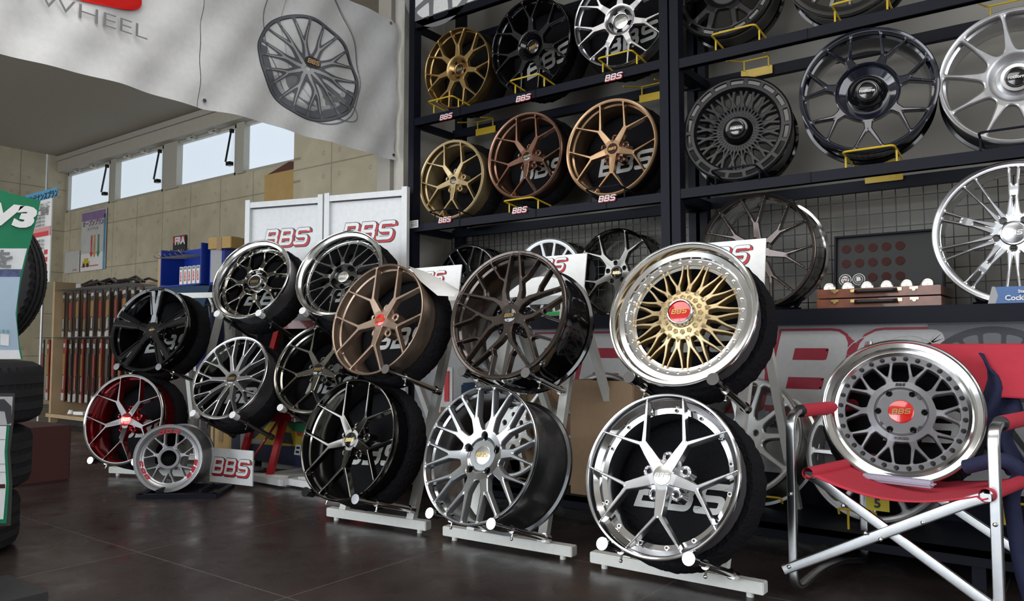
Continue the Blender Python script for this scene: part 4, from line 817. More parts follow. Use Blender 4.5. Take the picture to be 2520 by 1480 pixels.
# ================================================================== LEFT SIDE: POSTERS, BLADE RACK, BOXES
YP=YW-.02
def flat(px0,py0,px1,py1,Y_,name,label,cat,m,dz=.01):
    a=at(px0,py0,1,Y_); b=at(px1,py1,1,Y_); bm=bmesh.new(); box(bm,((a.x+b.x)/2,Y_,(a.z+b.z)/2),(abs(b.x-a.x),dz,abs(a.z-b.z)))
    o=obj(name,bm,m,None,None); tag(o,label,cat); return o,a,b
def patch(o,a,b,u0,v0,u1,v1,m,name='printed_patch',off=.008):
    X0=a.x+(b.x-a.x)*u0; X1=a.x+(b.x-a.x)*u1; Z0=b.z+(a.z-b.z)*v0; Z1=b.z+(a.z-b.z)*v1
    bm=bmesh.new(); box(bm,((X0+X1)/2,a.y-off,(Z0+Z1)/2),(abs(X1-X0),.003,abs(Z1-Z0))); return obj(name,bm,m,o,None)
def ptext(s,o,a,b,u,v,h,m,**k): return text(s,h,m,o,face_y((a.x+(b.x-a.x)*u,a.y-.014,b.z+(a.z-b.z)*v)),**k)
o,a,b=flat(203,524,258,662,YP,'wall_poster','plastic-sleeved white poster with purple heading and yellow car drawing on the concrete wall','poster','paper')
patch(o,a,b,.02,.84,.98,.98,'poster_purple'); patch(o,a,b,.93,.0,1.0,.9,'poster_blue'); patch(o,a,b,.05,.07,.75,.085,'poster_red')
ptext('オープンプラン',o,a,b,.5,.78,.085,'poster_purple',bold=.003); ptext('メンテナンス',o,a,b,.5,.69,.05,'print_shade')
for u,m,v in ((.42,'poster_red',.28),(.54,'poster_orange',.27),(.70,'poster_green',.27)):
    patch(o,a,b,u,v,u+.06,.58,m); X=a.x+(b.x-a.x)*(u+.03); Z=b.z+(a.z-b.z)*v; bm=bmesh.new(); poly(bm,[(X-.045,a.y-.011,Z+.02),(X+.045,a.y-.011,Z+.02),(X,a.y-.011,Z-.05)]); obj('printed_arrow',bm,m,o,None)
patch(o,a,b,.1,.09,.38,.16,'car_yellow'); patch(o,a,b,.16,.15,.32,.21,'car_yellow',off=.009); 
for u in (.16,.32):
    X=a.x+(b.x-a.x)*u; Z=b.z+(a.z-b.z)*.095; bm=bmesh.new(); cyl(bm,(X,a.y-.014,Z),(X,a.y-.010,Z),.028,seg=16); obj('printed_car_wheel',bm,'print_dark',o,None)
bm=bmesh.new(); cx=(a.x+b.x)/2; box(bm,(cx,a.y-.03,(a.z+b.z)/2+.12),(b.x-a.x+.03,.003,(a.z-b.z)*.72)); q=obj('clear_sleeve',bm,'plastic_gloss',o,None); M['plastic_gloss'].node_tree.nodes['Principled BSDF'].inputs['Alpha'].default_value=.14
o,a,b=flat(161,622,194,670,YP,'wall_notice','small clear-sleeved white notice on the concrete wall','notice','paper'); patch(o,a,b,.6,.08,.85,.16,'poster_pink')
bm=bmesh.new(); box(bm,((a.x+b.x)/2,a.y-.02,(a.z+b.z)/2),(b.x-a.x,.003,a.z-b.z)); obj('clear_sleeve',bm,'plastic_gloss',o,None)
o,a,b=flat(427,583,457,624,YP,'wall_flyer','small dark flyer with red heading above the blue display box','flyer','photo_dark')
patch(o,a,b,.05,.62,.95,.95,'poster_red'); patch(o,a,b,.05,.05,.95,.24,'paper'); ptext('FRA',o,a,b,.6,.7,.12,'white_letter',bold=.006); ptext('PARAZERO',o,a,b,.5,.15,.07,'print_dark',bold=.003)
# tall banner poster left of the wall, partly behind the tyre
Y3=3.2
o,a,b=flat(80,478,122,694,Y3,'tall_poster','tall pale poster with blue wavy header and red print behind the upright tyre','poster','paper')
patch(o,a,b,-.3,.90,1.25,1.0,'poster_blue'); patch(o,a,b,0,.50,1,.60,'poster_pink'); patch(o,a,b,.1,.50,.9,.55,'poster_red',off=.012)
for v in (.30,.22,.14): patch(o,a,b,.72,v,.88,v+.05,'poster_red')
ptext('メンテナンスプラン',o,a,b,.55,.93,.075,'print_dark',bold=.002); ptext('ていねいに',o,a,b,.55,.83,.07,'print_mid'); ptext('ご説明',o,a,b,.6,.76,.08,'print_mid',bold=.002)
for v in (.70,.66,.62,.45,.41,.37): ptext('点検 無料 安心',o,a,b,.5,v,.034,'print_mid')
bm=bmesh.new(); p=at(100,700,1,Y3); cyl(bm,(p.x,Y3+.02,0),(p.x,Y3+.02,p.z+1.25),.012,seg=10); box(bm,(p.x,Y3+.02,.01),(.4,.3,.02)); obj('poster_pole',bm,'grey_steel',o,None)
# wiper blade rack
YB=3.72
pL=at(101,1030,1,3.45); pR=at(362,700,1,3.55)
t=thing('blade_display_rack','tan wooden display rack hung with rows of packaged wiper blades','display rack',(pL.x,0,0))
zT=at(342,695,1,3.6).z
def PB(n,c,s,m,**k): bm=bmesh.new(); box(bm,(c[0]-pL.x,c[1],c[2]),s); return obj(n,bm,m,t,None)
xl=pL.x; xr=pR.x+.25
PB('side_panel',(xl+.02,3.92,zT/2+.05),(.04,.80,zT+.05),'beige_board'); PB('side_panel',(xr,3.92,zT/2+.12),(.04,.80,zT+.20),'beige_board'); PB('back_panel',((xl+xr)/2,4.1,zT/2),(xr-xl,.03,zT),'shaded_back_board')  # back panel coloured dark to stand for the shade behind the packs
PB('base_shelf',((xl+xr)/2,3.85,.10),(xr-xl,.72,.035),'beige_board'); PB('kick_board',((xl+xr)/2,3.60,.045),(xr-xl,.02,.08),'pack_dark')
for z in (zT-.02,.90): PB('hanging_rail',((xl+xr)/2,3.80,z),(xr-xl-.06,.012,.03),'grey_steel')
def pack_mesh(h,w,cols,txt):
    bm=bmesh.new(); box(bm,(0,0,-h/2),(w,.012,h),mi=0); box(bm,(0,-.008,-h*.40),(w*.80,.008,h*.34),mi=1); box(bm,(0,-.009,-h*.10),(w*.6,.008,h*.07),mi=2); box(bm,(0,-.009,-h*.93),(w*.85,.008,h*.12),mi=2); box(bm,(0,-.008,-h*.7),(w*.25,.008,h*.22),mi=3)
    me=bpy.data.meshes.new('wiper_blade_pack'); bm.to_mesh(me); bm.free(); [me.materials.append(M[c]) for c in cols]; return me
PK=[pack_mesh(.62,.046,c,'') for c in (('pack_dark','pack_red','pack_white','pack_red'),('pack_dark','pack_gold','pack_white','pack_gold'),('pack_dark','pack_dark','pack_white','pack_red'),('pack_dark','pack_gold','pack_red','pack_white'),('pack_red','pack_gold','pack_white','pack_white'),('pack_dark','pack_red','pack_yellow','pack_dark'))]
PKU=[pack_mesh(.46,.052,c,'') for c in (('pack_dark','pack_gold','pack_white','pack_white'),('pack_red','pack_gold','pack_white','pack_red'),('pack_dark','pack_red','pack_white','pack_gold'),('pack_dark','pack_dark','pack_gold','pack_white'))]
kinds=('red and white','orange-printed','black','red-topped orange','red','yellow-tipped')
hk=bmesh.new()
def packs(x0,x1,n,z,lst,row,grp):
    for i in range(n):
        me=lst[(i*7+i//3)%len(lst)]; o=bpy.data.objects.new('wiper_blade_pack',me); COL.objects.link(o)
        x=x0+(x1-x0)*i/(n-1); o.location=(x,3.60+.02*((i*5)%3),z-.01*((i*3)%2)); o.rotation_euler=(0,math.radians(((i*37)%5-2)*.5),math.radians(((i*53)%7-3)*3))
        tag(o,'narrow wiper blade pack hanging in the %s row of the tan display rack'%row,'wiper blade',grp)
        cyl(hk,(x-pL.x,3.81,z+.012),(x-pL.x,3.50,z+.018),.0025,seg=6)
ua=at(160,716,1,3.6).x; ub=at(345,716,1,3.6).x; packs(ua,ub,30,zT-.03,PKU,'upper','wiper blade packs in the upper row')
la=at(108,850,1,3.6).x; packs(la,ub+.1,50,.86,PK,'lower','wiper blade packs in the lower row')
obj('peg_hook',hk,'grey_steel',t,None)
# dark bundle on top of the rack
bm=bmesh.new(); 
for i in range(26): 
    x=xl+.15+.95*random.random(); y=3.75+.25*random.random(); tube(bm,[(x-.25,y,zT+.02+.05*random.random()),(x,y+.03,zT+.05+.06*random.random()),(x+.25,y-.02,zT+.02+.03*random.random())],.012,6)
obj('plastic_bundle',bm,'pack_dark',None,30); tag(bpy.data.objects['plastic_bundle'],'loose bundle of dark plastic strips on top of the display rack','bundle')
p=at(180,706,1,3.55); bm=bmesh.new(); box(bm,(p.x,3.6,p.z+.01),(.09,.01,.05)); tag(obj('tag_card',bm,'paper',None,None),'small white tag on top of the display rack','tag')
for px,lb in ((206,'small white packet on the base shelf of the display rack'),):
    p=at(px-10,1012,1,3.6); bm=bmesh.new(); box(bm,(p.x,3.62,.135),(.14,.08,.03),.2); tag(obj('small_packet',bm,'paper',None,None),lb,'packet')
p=at(170,1010,1,3.6); bm=bmesh.new(); cyl(bm,(p.x,3.62,.118),(p.x,3.62,.155),.035,.02,seg=12); tag(obj('small_stand',bm,'paper',None,None),'small white cone-shaped piece on the base shelf of the display rack','part')
# rounded tan board and the blue display box with blade boxes
yb=3.9; a=at(343,698,1,yb); b=at(425,760,1,yb)
bm=bmesh.new(); q=rounded([(a.x,0,0),(a.x,0,a.z),(b.x+.3,0,a.z),(b.x+.3,0,0)],.09,6); vs=[bm.verts.new((v.x,yb,v.z)) for v in q]; f=bm.faces.new(vs); r=bmesh.ops.extrude_face_region(bm,geom=[f]); bmesh.ops.translate(bm,vec=(0,.03,0),verts=[v for v in r['geom'] if isinstance(v,bmesh.types.BMVert)])
tag(obj('round_cornered_board',bm,'beige_board',None,None),'tan round-cornered end board behind the black double-spoke wheel','board')
yb=3.45; a=at(414,622,1,yb); b=at(505,700,1,yb); c=at(545,610,1,yb)
t=thing('blade_box_display','dark blue plastic display holder with hooks and small red-lettered boxes','display holder',(a.x,yb,b.z))
w=b.x-a.x; h=a.z-b.z+.03
bm=bmesh.new(); box(bm,(w/2+.02,.15,h/2),(w+.1,.012,h)); obj('back_board',bm,'blue_plastic',t,None)
bm=bmesh.new(); box(bm,(w/2,.05,.0),(w+.04,.22,.012)); obj('shelf',bm,'blue_plastic',t,None)
for x in (0,w+.03): bm=bmesh.new(); box(bm,(x,.05,h/2),(.012,.22,h if x else h*.9)); obj('side_wall',bm,'blue_plastic',t,None)
bm=bmesh.new(); box(bm,(w+.17,.04,h/2+.01),(.20,.10,h+.04)); obj('header_box',bm,'blue_plastic',t,None); bm=bmesh.new(); box(bm,(w+.165,-.012,h/2+.01),(.15,.006,h)); obj('header_label',bm,'counter_panel',t,None)
bm=bmesh.new(); 
for i in range(6): tube(bm,[(.05+i*w/7,.14,h*.78),(.03+i*w/7,-.12,h*.72),(.025+i*w/7,-.14,h*.78)],.004,6)
obj('peg_hook',bm,'grey_steel',t)
for i in range(5):
    x=a.x+w*.38+i*.062; bm=bmesh.new(); box(bm,(0,0,.075),(.042,.05,.15)); box(bm,(0,-.0255,.135),(.03,.002,.02),mi=1); o=obj('blade_box',bm,['paper','print_mid'],None,None); o.location=(x,yb+.02+.0*i,b.z+.008)
    tag(o,'small upright white box with red vertical lettering in the blue display holder','box','small boxes in the blue holder')
    text('BOSCH',.024,'red_letter',o,T((0,-.0262,.07))@LX@Matrix.Rotation(PI/2,4,'Z'),'lettering',bold=.001)
# cabinet / cloth below
a=at(405,703,1,3.40); b=at(515,775,1,3.40)
bm=bmesh.new(); vs=[bm.verts.new(p) for p in (at(405,703,1,3.40),at(517,703,1,3.40),at(498,765,1,3.36),at(470,800,1,3.34),at(440,790,1,3.34))]; f=bm.faces.new(vs); r=bmesh.ops.extrude_face_region(bm,geom=[f]); bmesh.ops.translate(bm,vec=(0,.10,.0),verts=[v for v in r['geom'] if isinstance(v,bmesh.types.BMVert)])
tag(obj('denim_cloth',bm,'denim_dark',None,30),'dark blue-green cloth draped over the stand below the blue holder','cloth')
bm=bmesh.new(); box(bm,((a.x+b.x)/2+.05,3.62,a.z/2),(b.x-a.x+.35,.28,a.z-.01)); tag(obj('cabinet',bm,'pack_dark',None,None),'dark cabinet carrying the blue display holder behind the black wheel','cabinet')
# umbrellas
for (px,py0,py1,lb,m) in ((500,805,975,'folded violet-blue umbrella with white lettering hanging left of the mirror-lip wheel','umbrella_blue'),(535,770,905,'second folded dark blue umbrella hanging behind the left red stand','navy_cloth')):
    p0=at(px,py0,1,3.05); p1=at(px-5,py1,1,3.05); t=thing('folded_umbrella',lb,'umbrella',p1,'folded umbrellas')
    L=(p0-p1).length; bm=bmesh.new(); cyl(bm,(0,0,0),(0,0,L*.55),.022,.055,seg=14); cyl(bm,(0,0,L*.55),(0,0,L),.055,.045,seg=14); obj('canopy',bm,m,t,60)
    bm=bmesh.new(); tube(bm,rounded([(0,0,L),(0,0,L+.14),(.07,0,L+.16),(.09,0,L+.06),(.05,0,L+.03)],.03),.008,8); obj('handle',bm,'satin_black',t)
    if px==500: bbs_plain(.09,'white_letter',t,T((0,-.052,L*.45))@LX@Matrix.Rotation(PI/2,4,'Z'))
    bm=bmesh.new(); tube(bm,[(0,0,0),(0,0,-p1.z+.0)],.006,6); obj('shaft',bm,'grey_steel',t)
p=at(500,760,1,3.1); bm=bmesh.new(); tube(bm,rounded([(p.x-.16,3.1,p.z+.02),(p.x-.1,3.08,p.z+.10),(p.x+.09,3.08,p.z+.10),(p.x+.14,3.1,p.z-.02),(p.x+.06,3.1,p.z-.10)],.06),.009,8)
tag(obj('white_hook',bm,'white_steel',None),'curved white rail hooks beside the dark cloth','hook')
# cartons
def carton(px0,py0,px1,py1,Y_,dep,label,m='cardboard',openl=False,z0=None,rz=0,group=None):
    a=at(px0,py0,1,Y_); b=at(px1,py1,1,Y_); z0=b.z if z0 is None else z0; w=b.x-a.x; h=a.z-z0
    t=thing('cardboard_box',label,'box',T(((a.x+b.x)/2,Y_,z0))@Matrix.Rotation(rz,4,'Z'),group or 'brown cardboard boxes')
    bm=bmesh.new()
    box(bm,(0,0,h/2),(w,.008,h)); box(bm,(0,dep,h/2),(w,.008,h)); box(bm,(-w/2,dep/2,h/2),(.008,dep,h)); box(bm,(w/2,dep/2,h/2),(.008,dep,h)); box(bm,(0,dep/2,.004),(w,dep,.008))
    if not openl: box(bm,(0,dep/2,h-.004),(w,dep,.008))
    obj('carton_body',bm,m,t,None)
    if not openl:
        bm=bmesh.new(); box(bm,(0,dep/2,h+.001),(w+.002,.05,.002)); box(bm,(0,-.006,h-.05),(.05,.002,.10)); obj('packing_tape',bm,'cardboard_dull',t,None)
    return t,w,h
t,w,h=carton(652,432,722,640,4.52,.26,'tall cardboard box with a raised flap beside the near concrete wall',openl=True,z0=1.5)
bm=bmesh.new(); poly(bm,[(-w/2,.01,h),(w/2,.01,h+.0),(w/2,.12,h+.10),(-.02,.12,h+.13)]); obj('flap',bm,'cardboard_inside',t,None)
bm=bmesh.new(); box(bm,(xc-.36,4.69,.75),(.64,.36,1.5)); tag(obj('storage_cabinet',bm,'dark_grey_paint',None,None),'cabinet behind the left partition carrying the tall cardboard box','cabinet')
aa=at(520,587,1,3.40); carton(520,587,562,612,3.42,.14,'small brown carton on top of the blue display holder',z0=at(540,612,1,3.42).z,rz=.2)
carton(1060,1000,1130,1290,3.10,.22,'upright brown carton behind the machined wheel of the centre rack','cardboard_dull',z0=.126)
carton(1405,935,1560,1180,2.98,.30,'open brown carton standing behind the centre and right racks','cardboard_dull',openl=True,z0=.126)
carton(1280,940,1420,1180,3.15,.16,'brown carton behind the open brown-black wheel','cardboard_dull',z0=.126)
# low pallet shelf on the floor below the counter
bm=bmesh.new(); box(bm,(-1.2,3.14,.115),(3.9,.44,.02)); box(bm,(-1.2,2.93,.10),(3.9,.02,.05)); 
for x in (-3.1,-2.17,-1.48,-.3,.6): box(bm,(x,3.14,.05),(.04,.40,.10))
box(bm,(-1.2,3.40,.13),(3.9,.03,.24)); tag(obj('low_shelf',bm,'black_steel',None,None),'low black floor shelf under the counter carrying the bare silver wheels','shelf')
# race car poster behind red stands
yv=3.00
bm=bmesh.new(); a=at(590,1035,1,yv); b=at(752,1130,1,yv); box(bm,((a.x+b.x)/2,yv,(a.z+b.z)/2+.0),(b.x-a.x+.15,.012,a.z-b.z+.10)); o=obj('race_car_poster',bm,'photo_navy',None,None); tag(o,'dark poster of a yellow and green race car low behind the red stands','poster')
def P2(px,py,m,pts,name='printed_car_shape',off=.012):
    bm=bmesh.new(); poly(bm,[at(x,y,1,yv-off) for x,y in pts]); obj(name,bm,m,o,None)
P2(0,0,'car_yellow',[(664,1040),(700,1036),(752,1068),(752,1100),(700,1098),(612,1092),(640,1066)]); P2(0,0,'car_green',[(700,1040),(752,1042),(752,1066),(722,1062)],off=.014); P2(0,0,'photo_dark',[(690,1062),(714,1066),(720,1094),(688,1090)],off=.016); P2(0,0,'print_light',[(600,1080),(650,1082),(648,1092),(600,1090)],off=.016)
q=at(693,1050,1,yv-.02); bm=bmesh.new(); cyl(bm,q,q-Vector((0,.004,0)),.035,seg=20); obj('printed_lamp',bm,'emblem_black',o,None)
bbs_plain(.20,'white_letter',o,face_y(at(750,1110,1,yv-.012))); text('MOTORSPORT',.028,'white_letter',o,face_y(at(762,1123,1,yv-.012)),bold=.001); text('WOC',.035,'poster_red',o,face_y(at(742,1070,1,yv-.018)),bold=.001)
carton(520,1050,570,1120,3.18,.2,'yellow-brown printed carton behind the left red stand','cardboard',z0=.02)
# red sign card behind rack
bm=bmesh.new(); p=at(1095,960,1,3.1); cyl(bm,(p.x,3.12,0.04),(p.x,3.12,p.z),.012,seg=10); box(bm,(p.x,3.1,p.z),(.11,.01,.24),mi=1); box(bm,(p.x+.02,3.092,p.z+.02),(.03,.006,.16),mi=2); tag(obj('small_stand_sign',bm,['white_steel','paper','red_letter'],None,None),'small white and red sign on a thin post between the left and centre racks','sign')
bm=bmesh.new(); p=at(1170,960,1,3.15); box(bm,(p.x,3.2,p.z-.1),(.26,.12,.10),.3,bev=.01); box(bm,(p.x+.03,3.2,p.z-.0),(.24,.12,.07),.2,bev=.01); box(bm,(p.x+.03,3.2,(p.z-.15)/2+.03),(.24,.12,p.z-.2)); tag(obj('blue_cloth_stack',bm,'denim_dark',None,40),'folded dark blue cloths stacked behind the centre rack','cloth')
# ================================================================== TYRE STACK AND SIGNS AT LEFT
def tyre(name,label,m,R,w,rim=.6,group='car tyres of the left stack'):
    t=thing(name,label,'tyre',m,group)
    bm=bmesh.new(); pr=[(rim,-.36),(rim+.02,-.46),(.74,-.5),(.90,-.47),(.975,-.40),(1.0,-.30),(1.0,.30),(.975,.40),(.90,.47),(.74,.5),(rim+.02,.46),(rim,.36)]
    lathe(bm,[(r*R,z*w) for r,z in pr],120,wob=lambda a,r,z:(0.0035*(1 if math.sin(a*60+z*60)>0 else -1)) if r>.97*R else 0); obj('tyre_body',bm,'rubber',t,30)
    bm=bmesh.new()
    for zz in (-.2,0,.2): lathe(bm,[(1.0*R+.0045,(zz-.06)*w),(1.0*R+.0045,(zz+.06)*w)],120,close=False)
    obj('tread_rib',bm,'tread_rubber',t,30)
    for k in range(1): text('MICHELIN',R*.13,'dark_grey_paint',t,T((0,-.82*R,.492*w))@Matrix.Rotation(0,4,'Z'),'sidewall_lettering',bold=.001)
    return t
cx,cy=-3.56,1.04
tyre('car_tyre','lowest black tyre of the stack at the left edge',T((cx,cy,.112)),.325,.222)
tyre('car_tyre','second black tyre from the floor in the stack at the left edge',T((cx-.0,cy+.015,.352)),.345,.246)
tyre('car_tyre','third black tyre from the floor in the left stack, under the upright tyre',T((cx+.02,cy+.03,.606)),.355,.246)
tw=Matrix.Translation((cx-.10,cy+.11,.737+.325))@Matrix.Rotation(math.radians(48),4,'Z')@Matrix(((1,0,0,0),(0,0,-1,0),(0,1,0,0),(0,0,0,1)))@Matrix.Rotation(math.radians(120),4,'Z')
t=tyre('car_tyre','upright black snow tyre standing on the stack behind the green sign',tw,.325,.22)
bm=bmesh.new(); lathe(bm,[(.60*.325,.06),(.62*.325,.075),(.56*.325,.06),(.56*.325,-.06),(.60*.325,-.06)],64,close=False); obj('rim_ring',bm,'silver_paint',t)
XS=-2.75
def spoly(par,name,pts,m,off=0.0,dz=.004):
    bm=bmesh.new(); f=poly(bm,[at(x,y,0,XS)+Vector((off,0,0)) for x,y in pts]); r=bmesh.ops.extrude_face_region(bm,geom=[f]); bmesh.ops.translate(bm,vec=(-dz,0,0),verts=[v for v in r['geom'] if isinstance(v,bmesh.types.BMVert)])
    return obj(name,bm,m,par,None)
def stext(s,px,py,h,m,par,**k): return text(s,h,m,par,T(at(px,py,0,XS)+Vector((.007,0,0)))@Matrix(((0,0,1,0),(1,0,0,0),(0,1,0,0),(0,0,0,1))),**k)
edge=[(100,494),(93,530),(80,580),(66,630),(52,690),(44,740),(42,790),(47,840),(56,885)]
def ex(y): return float(np.interp(y,[e[1] for e in edge],[e[0] for e in edge]))
o=spoly(None,'green_sign',[(-160,452),(0,470),(100,494)]+edge[1:]+[(-160,880)],'sign_green'); tag(o,'curved green and white standing sign reading V3 in front of the tyres','sign')
E_ys=[(470,612,None),(612,663,'sign_white'),(663,682,'sign_blue'),(682,862,'sign_sky'),(862,884,'sign_white')]
for y0,y1,m in E_ys:
    if m: spoly(o,'printed_band',[(-160,y0)]+[(ex(y0)-5,y0),(ex((y0+y1)/2)-5,(y0+y1)/2),(ex(y1)-5,y1)]+[(-160,y1)],m,.002,.001)
stext('V3',22,533,.088,'white_letter',o,bold=.006,shear=.25,sx=1.35); stext('を',7,641,.062,'print_mid',o,bold=.002); stext('はこちら',2,816,.012,'poster_green',o)
spoly(o,'printed_square',[(0,822),(21,824),(20,852),(0,850)],'sign_white',.004,.001)
spoly(o,'sign_top_hood',[(-60,452),(2,466),(22,472),(12,482),(-60,474)],'sign_green',-.006,.02)
bm=bmesh.new(); q=at(-40,880,0,XS-.02); cyl(bm,(q.x,q.y,q.z+.1),(q.x,q.y,0),.012,seg=10); box(bm,(q.x,q.y,.01),(.3,.3,.02)); obj('sign_pole',bm,'dark_frame',o,None)
o=spoly(None,'price_sheet',[(-140,968),(30,968),(27,1040),(18,1110),(24,1190),(20,1292),(-140,1300)],'dark_frame',.02); tag(o,'hanging price sheet with green border in front of the lower tyres','sign')
spoly(o,'green_border',[(-140,1048),(16,1048),(10,1110),(15,1190),(8,1286),(-140,1290)],'sign_green',.023,.001)
spoly(o,'white_field',[(-140,1048),(8,1048),(3,1110),(7,1190),(0,1276),(-140,1280)],'sign_white',.025,.001)
spoly(o,'printed_wheel_photo',[(-140,976),(24,976),(20,1046),(-140,1046)],'print_light',.023,.001); spoly(o,'printed_tyre',[(-60,984),(2,982),(20,1000),(21,1040),(10,1044),(4,1012),(-60,1006)],'print_dark',.025,.001)
for y in (1080,1140,1160): spoly(o,'printed_line',[(-140,y),(6,y),(6,y+1.2),(-140,y+1.2)],'print_mid',.027,.0005)
spoly(o,'printed_bar',[(-140,1192),(4,1190),(4,1200),(-140,1202)],'wine_cloth',.027,.0005); stext('円)',0,1166,.012,'print_mid',o)
# dark rug edge / crate behind the stack
bm=bmesh.new(); a=at(95,1040,1,1.95); box(bm,(-5.05,1.98,.16),(.42,.35,.32),bev=.006); tag(obj('dark_crate',bm,'wine_cloth',None,None),'dark brown crate on the floor just behind the tyre stack','crate')
# ================================================================== FOLDING CHAIR
FL=Vector((-.755,2.50,0)); ang=math.radians(-11); m=T(FL)@Matrix.Rotation(ang,4,'Z')
ch=thing('folding_chair','red canvas folding director chair with aluminium frame holding the grey mesh wheel','chair',m)
Wd=.565; Dp=.50; AH=.575
def fb(name,pts,w,h,m_='brushed_aluminium',par=ch,rad=.05,up=(1,0,0),seg=6):
    """flat oval tube along a path lying in a plane whose normal is 'up'"""
    P=rounded(pts,rad,seg); bm=bmesh.new(); u=Vector(up); rings=[]
    for i,p in enumerate(P):
        t=(P[min(i+1,len(P)-1)]-P[max(i-1,0)]).normalized(); s=t.cross(u).normalized(); r=[]
        for k in range(16):
            a=2*PI*k/16; cx_=abs(math.cos(a))**.3*math.copysign(1,math.cos(a)); sy=abs(math.sin(a))**.3*math.copysign(1,math.sin(a)); r.append(bm.verts.new(p+s*(h/2*cx_)+u*(w/2*sy)))
        rings.append(r)
    for i in range(len(rings)-1):
        for k in range(16): bm.faces.new((rings[i][k],rings[i][(k+1)%16],rings[i+1][(k+1)%16],rings[i+1][k]))
    bm.faces.new(rings[0]); bm.faces.new(rings[-1]); return obj(name,bm,m_,par,40)
for s,x in ((-1,0),(1,Wd)):
    fb('side_frame',[(x,Dp+.02,.46),(x,Dp+.02,AH),(x,.0,AH),(x,.0,.02),(x,Dp*.35,.055),(x,Dp*.65,.055),(x,Dp+.02,.02),(x,Dp+.02,.47)],.028,.016,rad=.055)
    bm=bmesh.new(); cyl(bm,(x,.07,AH),(x,Dp-.05,AH),.021,seg=20); o=obj('arm_pad',bm,'red_canvas',ch)
    bm=bmesh.new(); cyl(bm,(x,.062,AH),(x,.07,AH),.0205,seg=20); obj('arm_pad_rim',bm,'satin_black',o)
    fb('back_post',[(x,Dp+.035,.36),(x,Dp+.06,.56),(x,Dp+.10,.80)],.024,.014,rad=.04)
for y in (-.022,Dp-.02):
    fb('cross_brace',[(-.02,y,.085),(Wd-.05,y,.375),(Wd-.015,y,.390)],.013,.030,rad=.02,up=(0,1,0)); fb('cross_brace',[(Wd+.02,y+.016,.085),(.10,y+.016,.37),(.06,y+.016,.388)],.013,.030,rad=.02,up=(0,1,0))
for s,x in ((-1,.072),(1,Wd-.014)): fb('seat_bar',[(x,-.03,.390),(x,Dp,.390)],.026,.02,rad=.01)
for (x,y,z) in ((0,-.032,.10),(Wd,-.032,.10),(Wd/2,-.036,.235),(.24,-.036,.245),(Wd-.17,-.030,.30),(.17,-.020,.31),(0,-.012,.32),(Wd,-.012,.32),(0,Dp+.01,.5),(Wd,Dp+.01,.5)):
    bm=bmesh.new(); ball(bm,(x,y,z),.006,sc=(1,.6,1)); obj('frame_rivet',bm,'chrome',ch)
def sheet(name,f,nu,nv,m_,par,th=.004):
    bm=bmesh.new(); g=[[bm.verts.new(f(i/nu,j/nv)) for j in range(nv+1)] for i in range(nu+1)]
    for i in range(nu):
        for j in range(nv): bm.faces.new((g[i][j],g[i+1][j],g[i+1][j+1],g[i][j+1]))
    o=obj(name,bm,m_,par,60); md=o.modifiers.new('thickness','SOLIDIFY'); md.thickness=th; return o
sheet('canvas_seat',lambda u,v:Vector((.062+(Wd-.072)*u,-.035+(Dp-.02)*v,.402-.050*math.sin(PI*u)**.9-.012*math.sin(PI*u)*math.sin(PI*v)-.012*(abs(2*u-1)>.93))),40,14,'red_canvas',ch)
for s,x in ((-1,.07),(1,Wd-.012)):
    bm=bmesh.new(); cyl(bm,(x,-.036,.395),(x,Dp-.05,.395),.018,seg=18,cap=False); obj('seat_sleeve',bm,'red_canvas',ch)
def backf(u,v):
    x=-.02+(Wd+.04)*u; z=.615+.175*v; y=Dp+.05+.06*v+.035*math.sin(PI*u)
    cu=min(u,1-u)*(Wd+.04); cv=min(v,1-v)*.175; r=.03
    if cu<r and cv<r:
        d=math.hypot(r-cu,r-cv)
        if d>r:
            k=r/d; nx=(r-(r-cu)*k)-cu; nz=(r-(r-cv)*k)-cv; x+=nx*(1 if u<.5 else -1); z+=nz*(1 if v<.5 else -1)
    return Vector((x,y-.0,z))
sheet('canvas_back',backf,50,20,'red_canvas',ch,.006)
for x in (0,Wd): bm=bmesh.new(); cyl(bm,(x,Dp+.052,.62),(x,Dp+.108,.785),.019,seg=16); obj('back_sleeve',bm,'red_canvas',ch)
bm=bmesh.new(); box(bm,(0,0,0),(.215,.045,.022),bev=.009); o=obj('foam_wedge',bm,'foam_lilac',None,40); o.location=at(2208,1183,1,2.665); o.rotation_euler=(0,.0,math.radians(-8)); tag(o,'lilac-grey foam strip wedged under the wheel on the chair seat','foam')
# navy cloth behind wheel on chair
bm=bmesh.new(); g=[]
for i in range(17):
    u=i/16; row=[]
    for j in range(13):
        v=j/12; x=-.285+.09*u+.02*v; z=.76-.38*v-.12*u*(1-v)+.01*math.sin(9*u+7*v); y=3.00-.05*v+.02*math.sin(u*11+v*5)+.02*u; row.append(bm.verts.new((x+.02*math.sin(8*v),y,z)))
    g.append(row)
for i in range(16):
    for j in range(12): bm.faces.new((g[i][j],g[i+1][j],g[i+1][j+1],g[i][j+1]))
o=obj('navy_cloth',bm,'navy_cloth',None,60); o.modifiers.new('t','SOLIDIFY').thickness=.006; tag(o,'dark navy cloth draped between the wheel and the red chair back','cloth')
bm=bmesh.new(); tube(bm,rounded([(-.30,2.70,.42),(-.20,2.66,.46),(-.15,2.68,.42),(-.19,2.7,.36),(-.17,2.7,.15),(-.14,2.68,.03)],.05),.022,10)
o=obj('navy_strap',bm,'navy_cloth',None,60); tag(o,'dark navy cloth end hanging down at the right side of the chair','cloth')
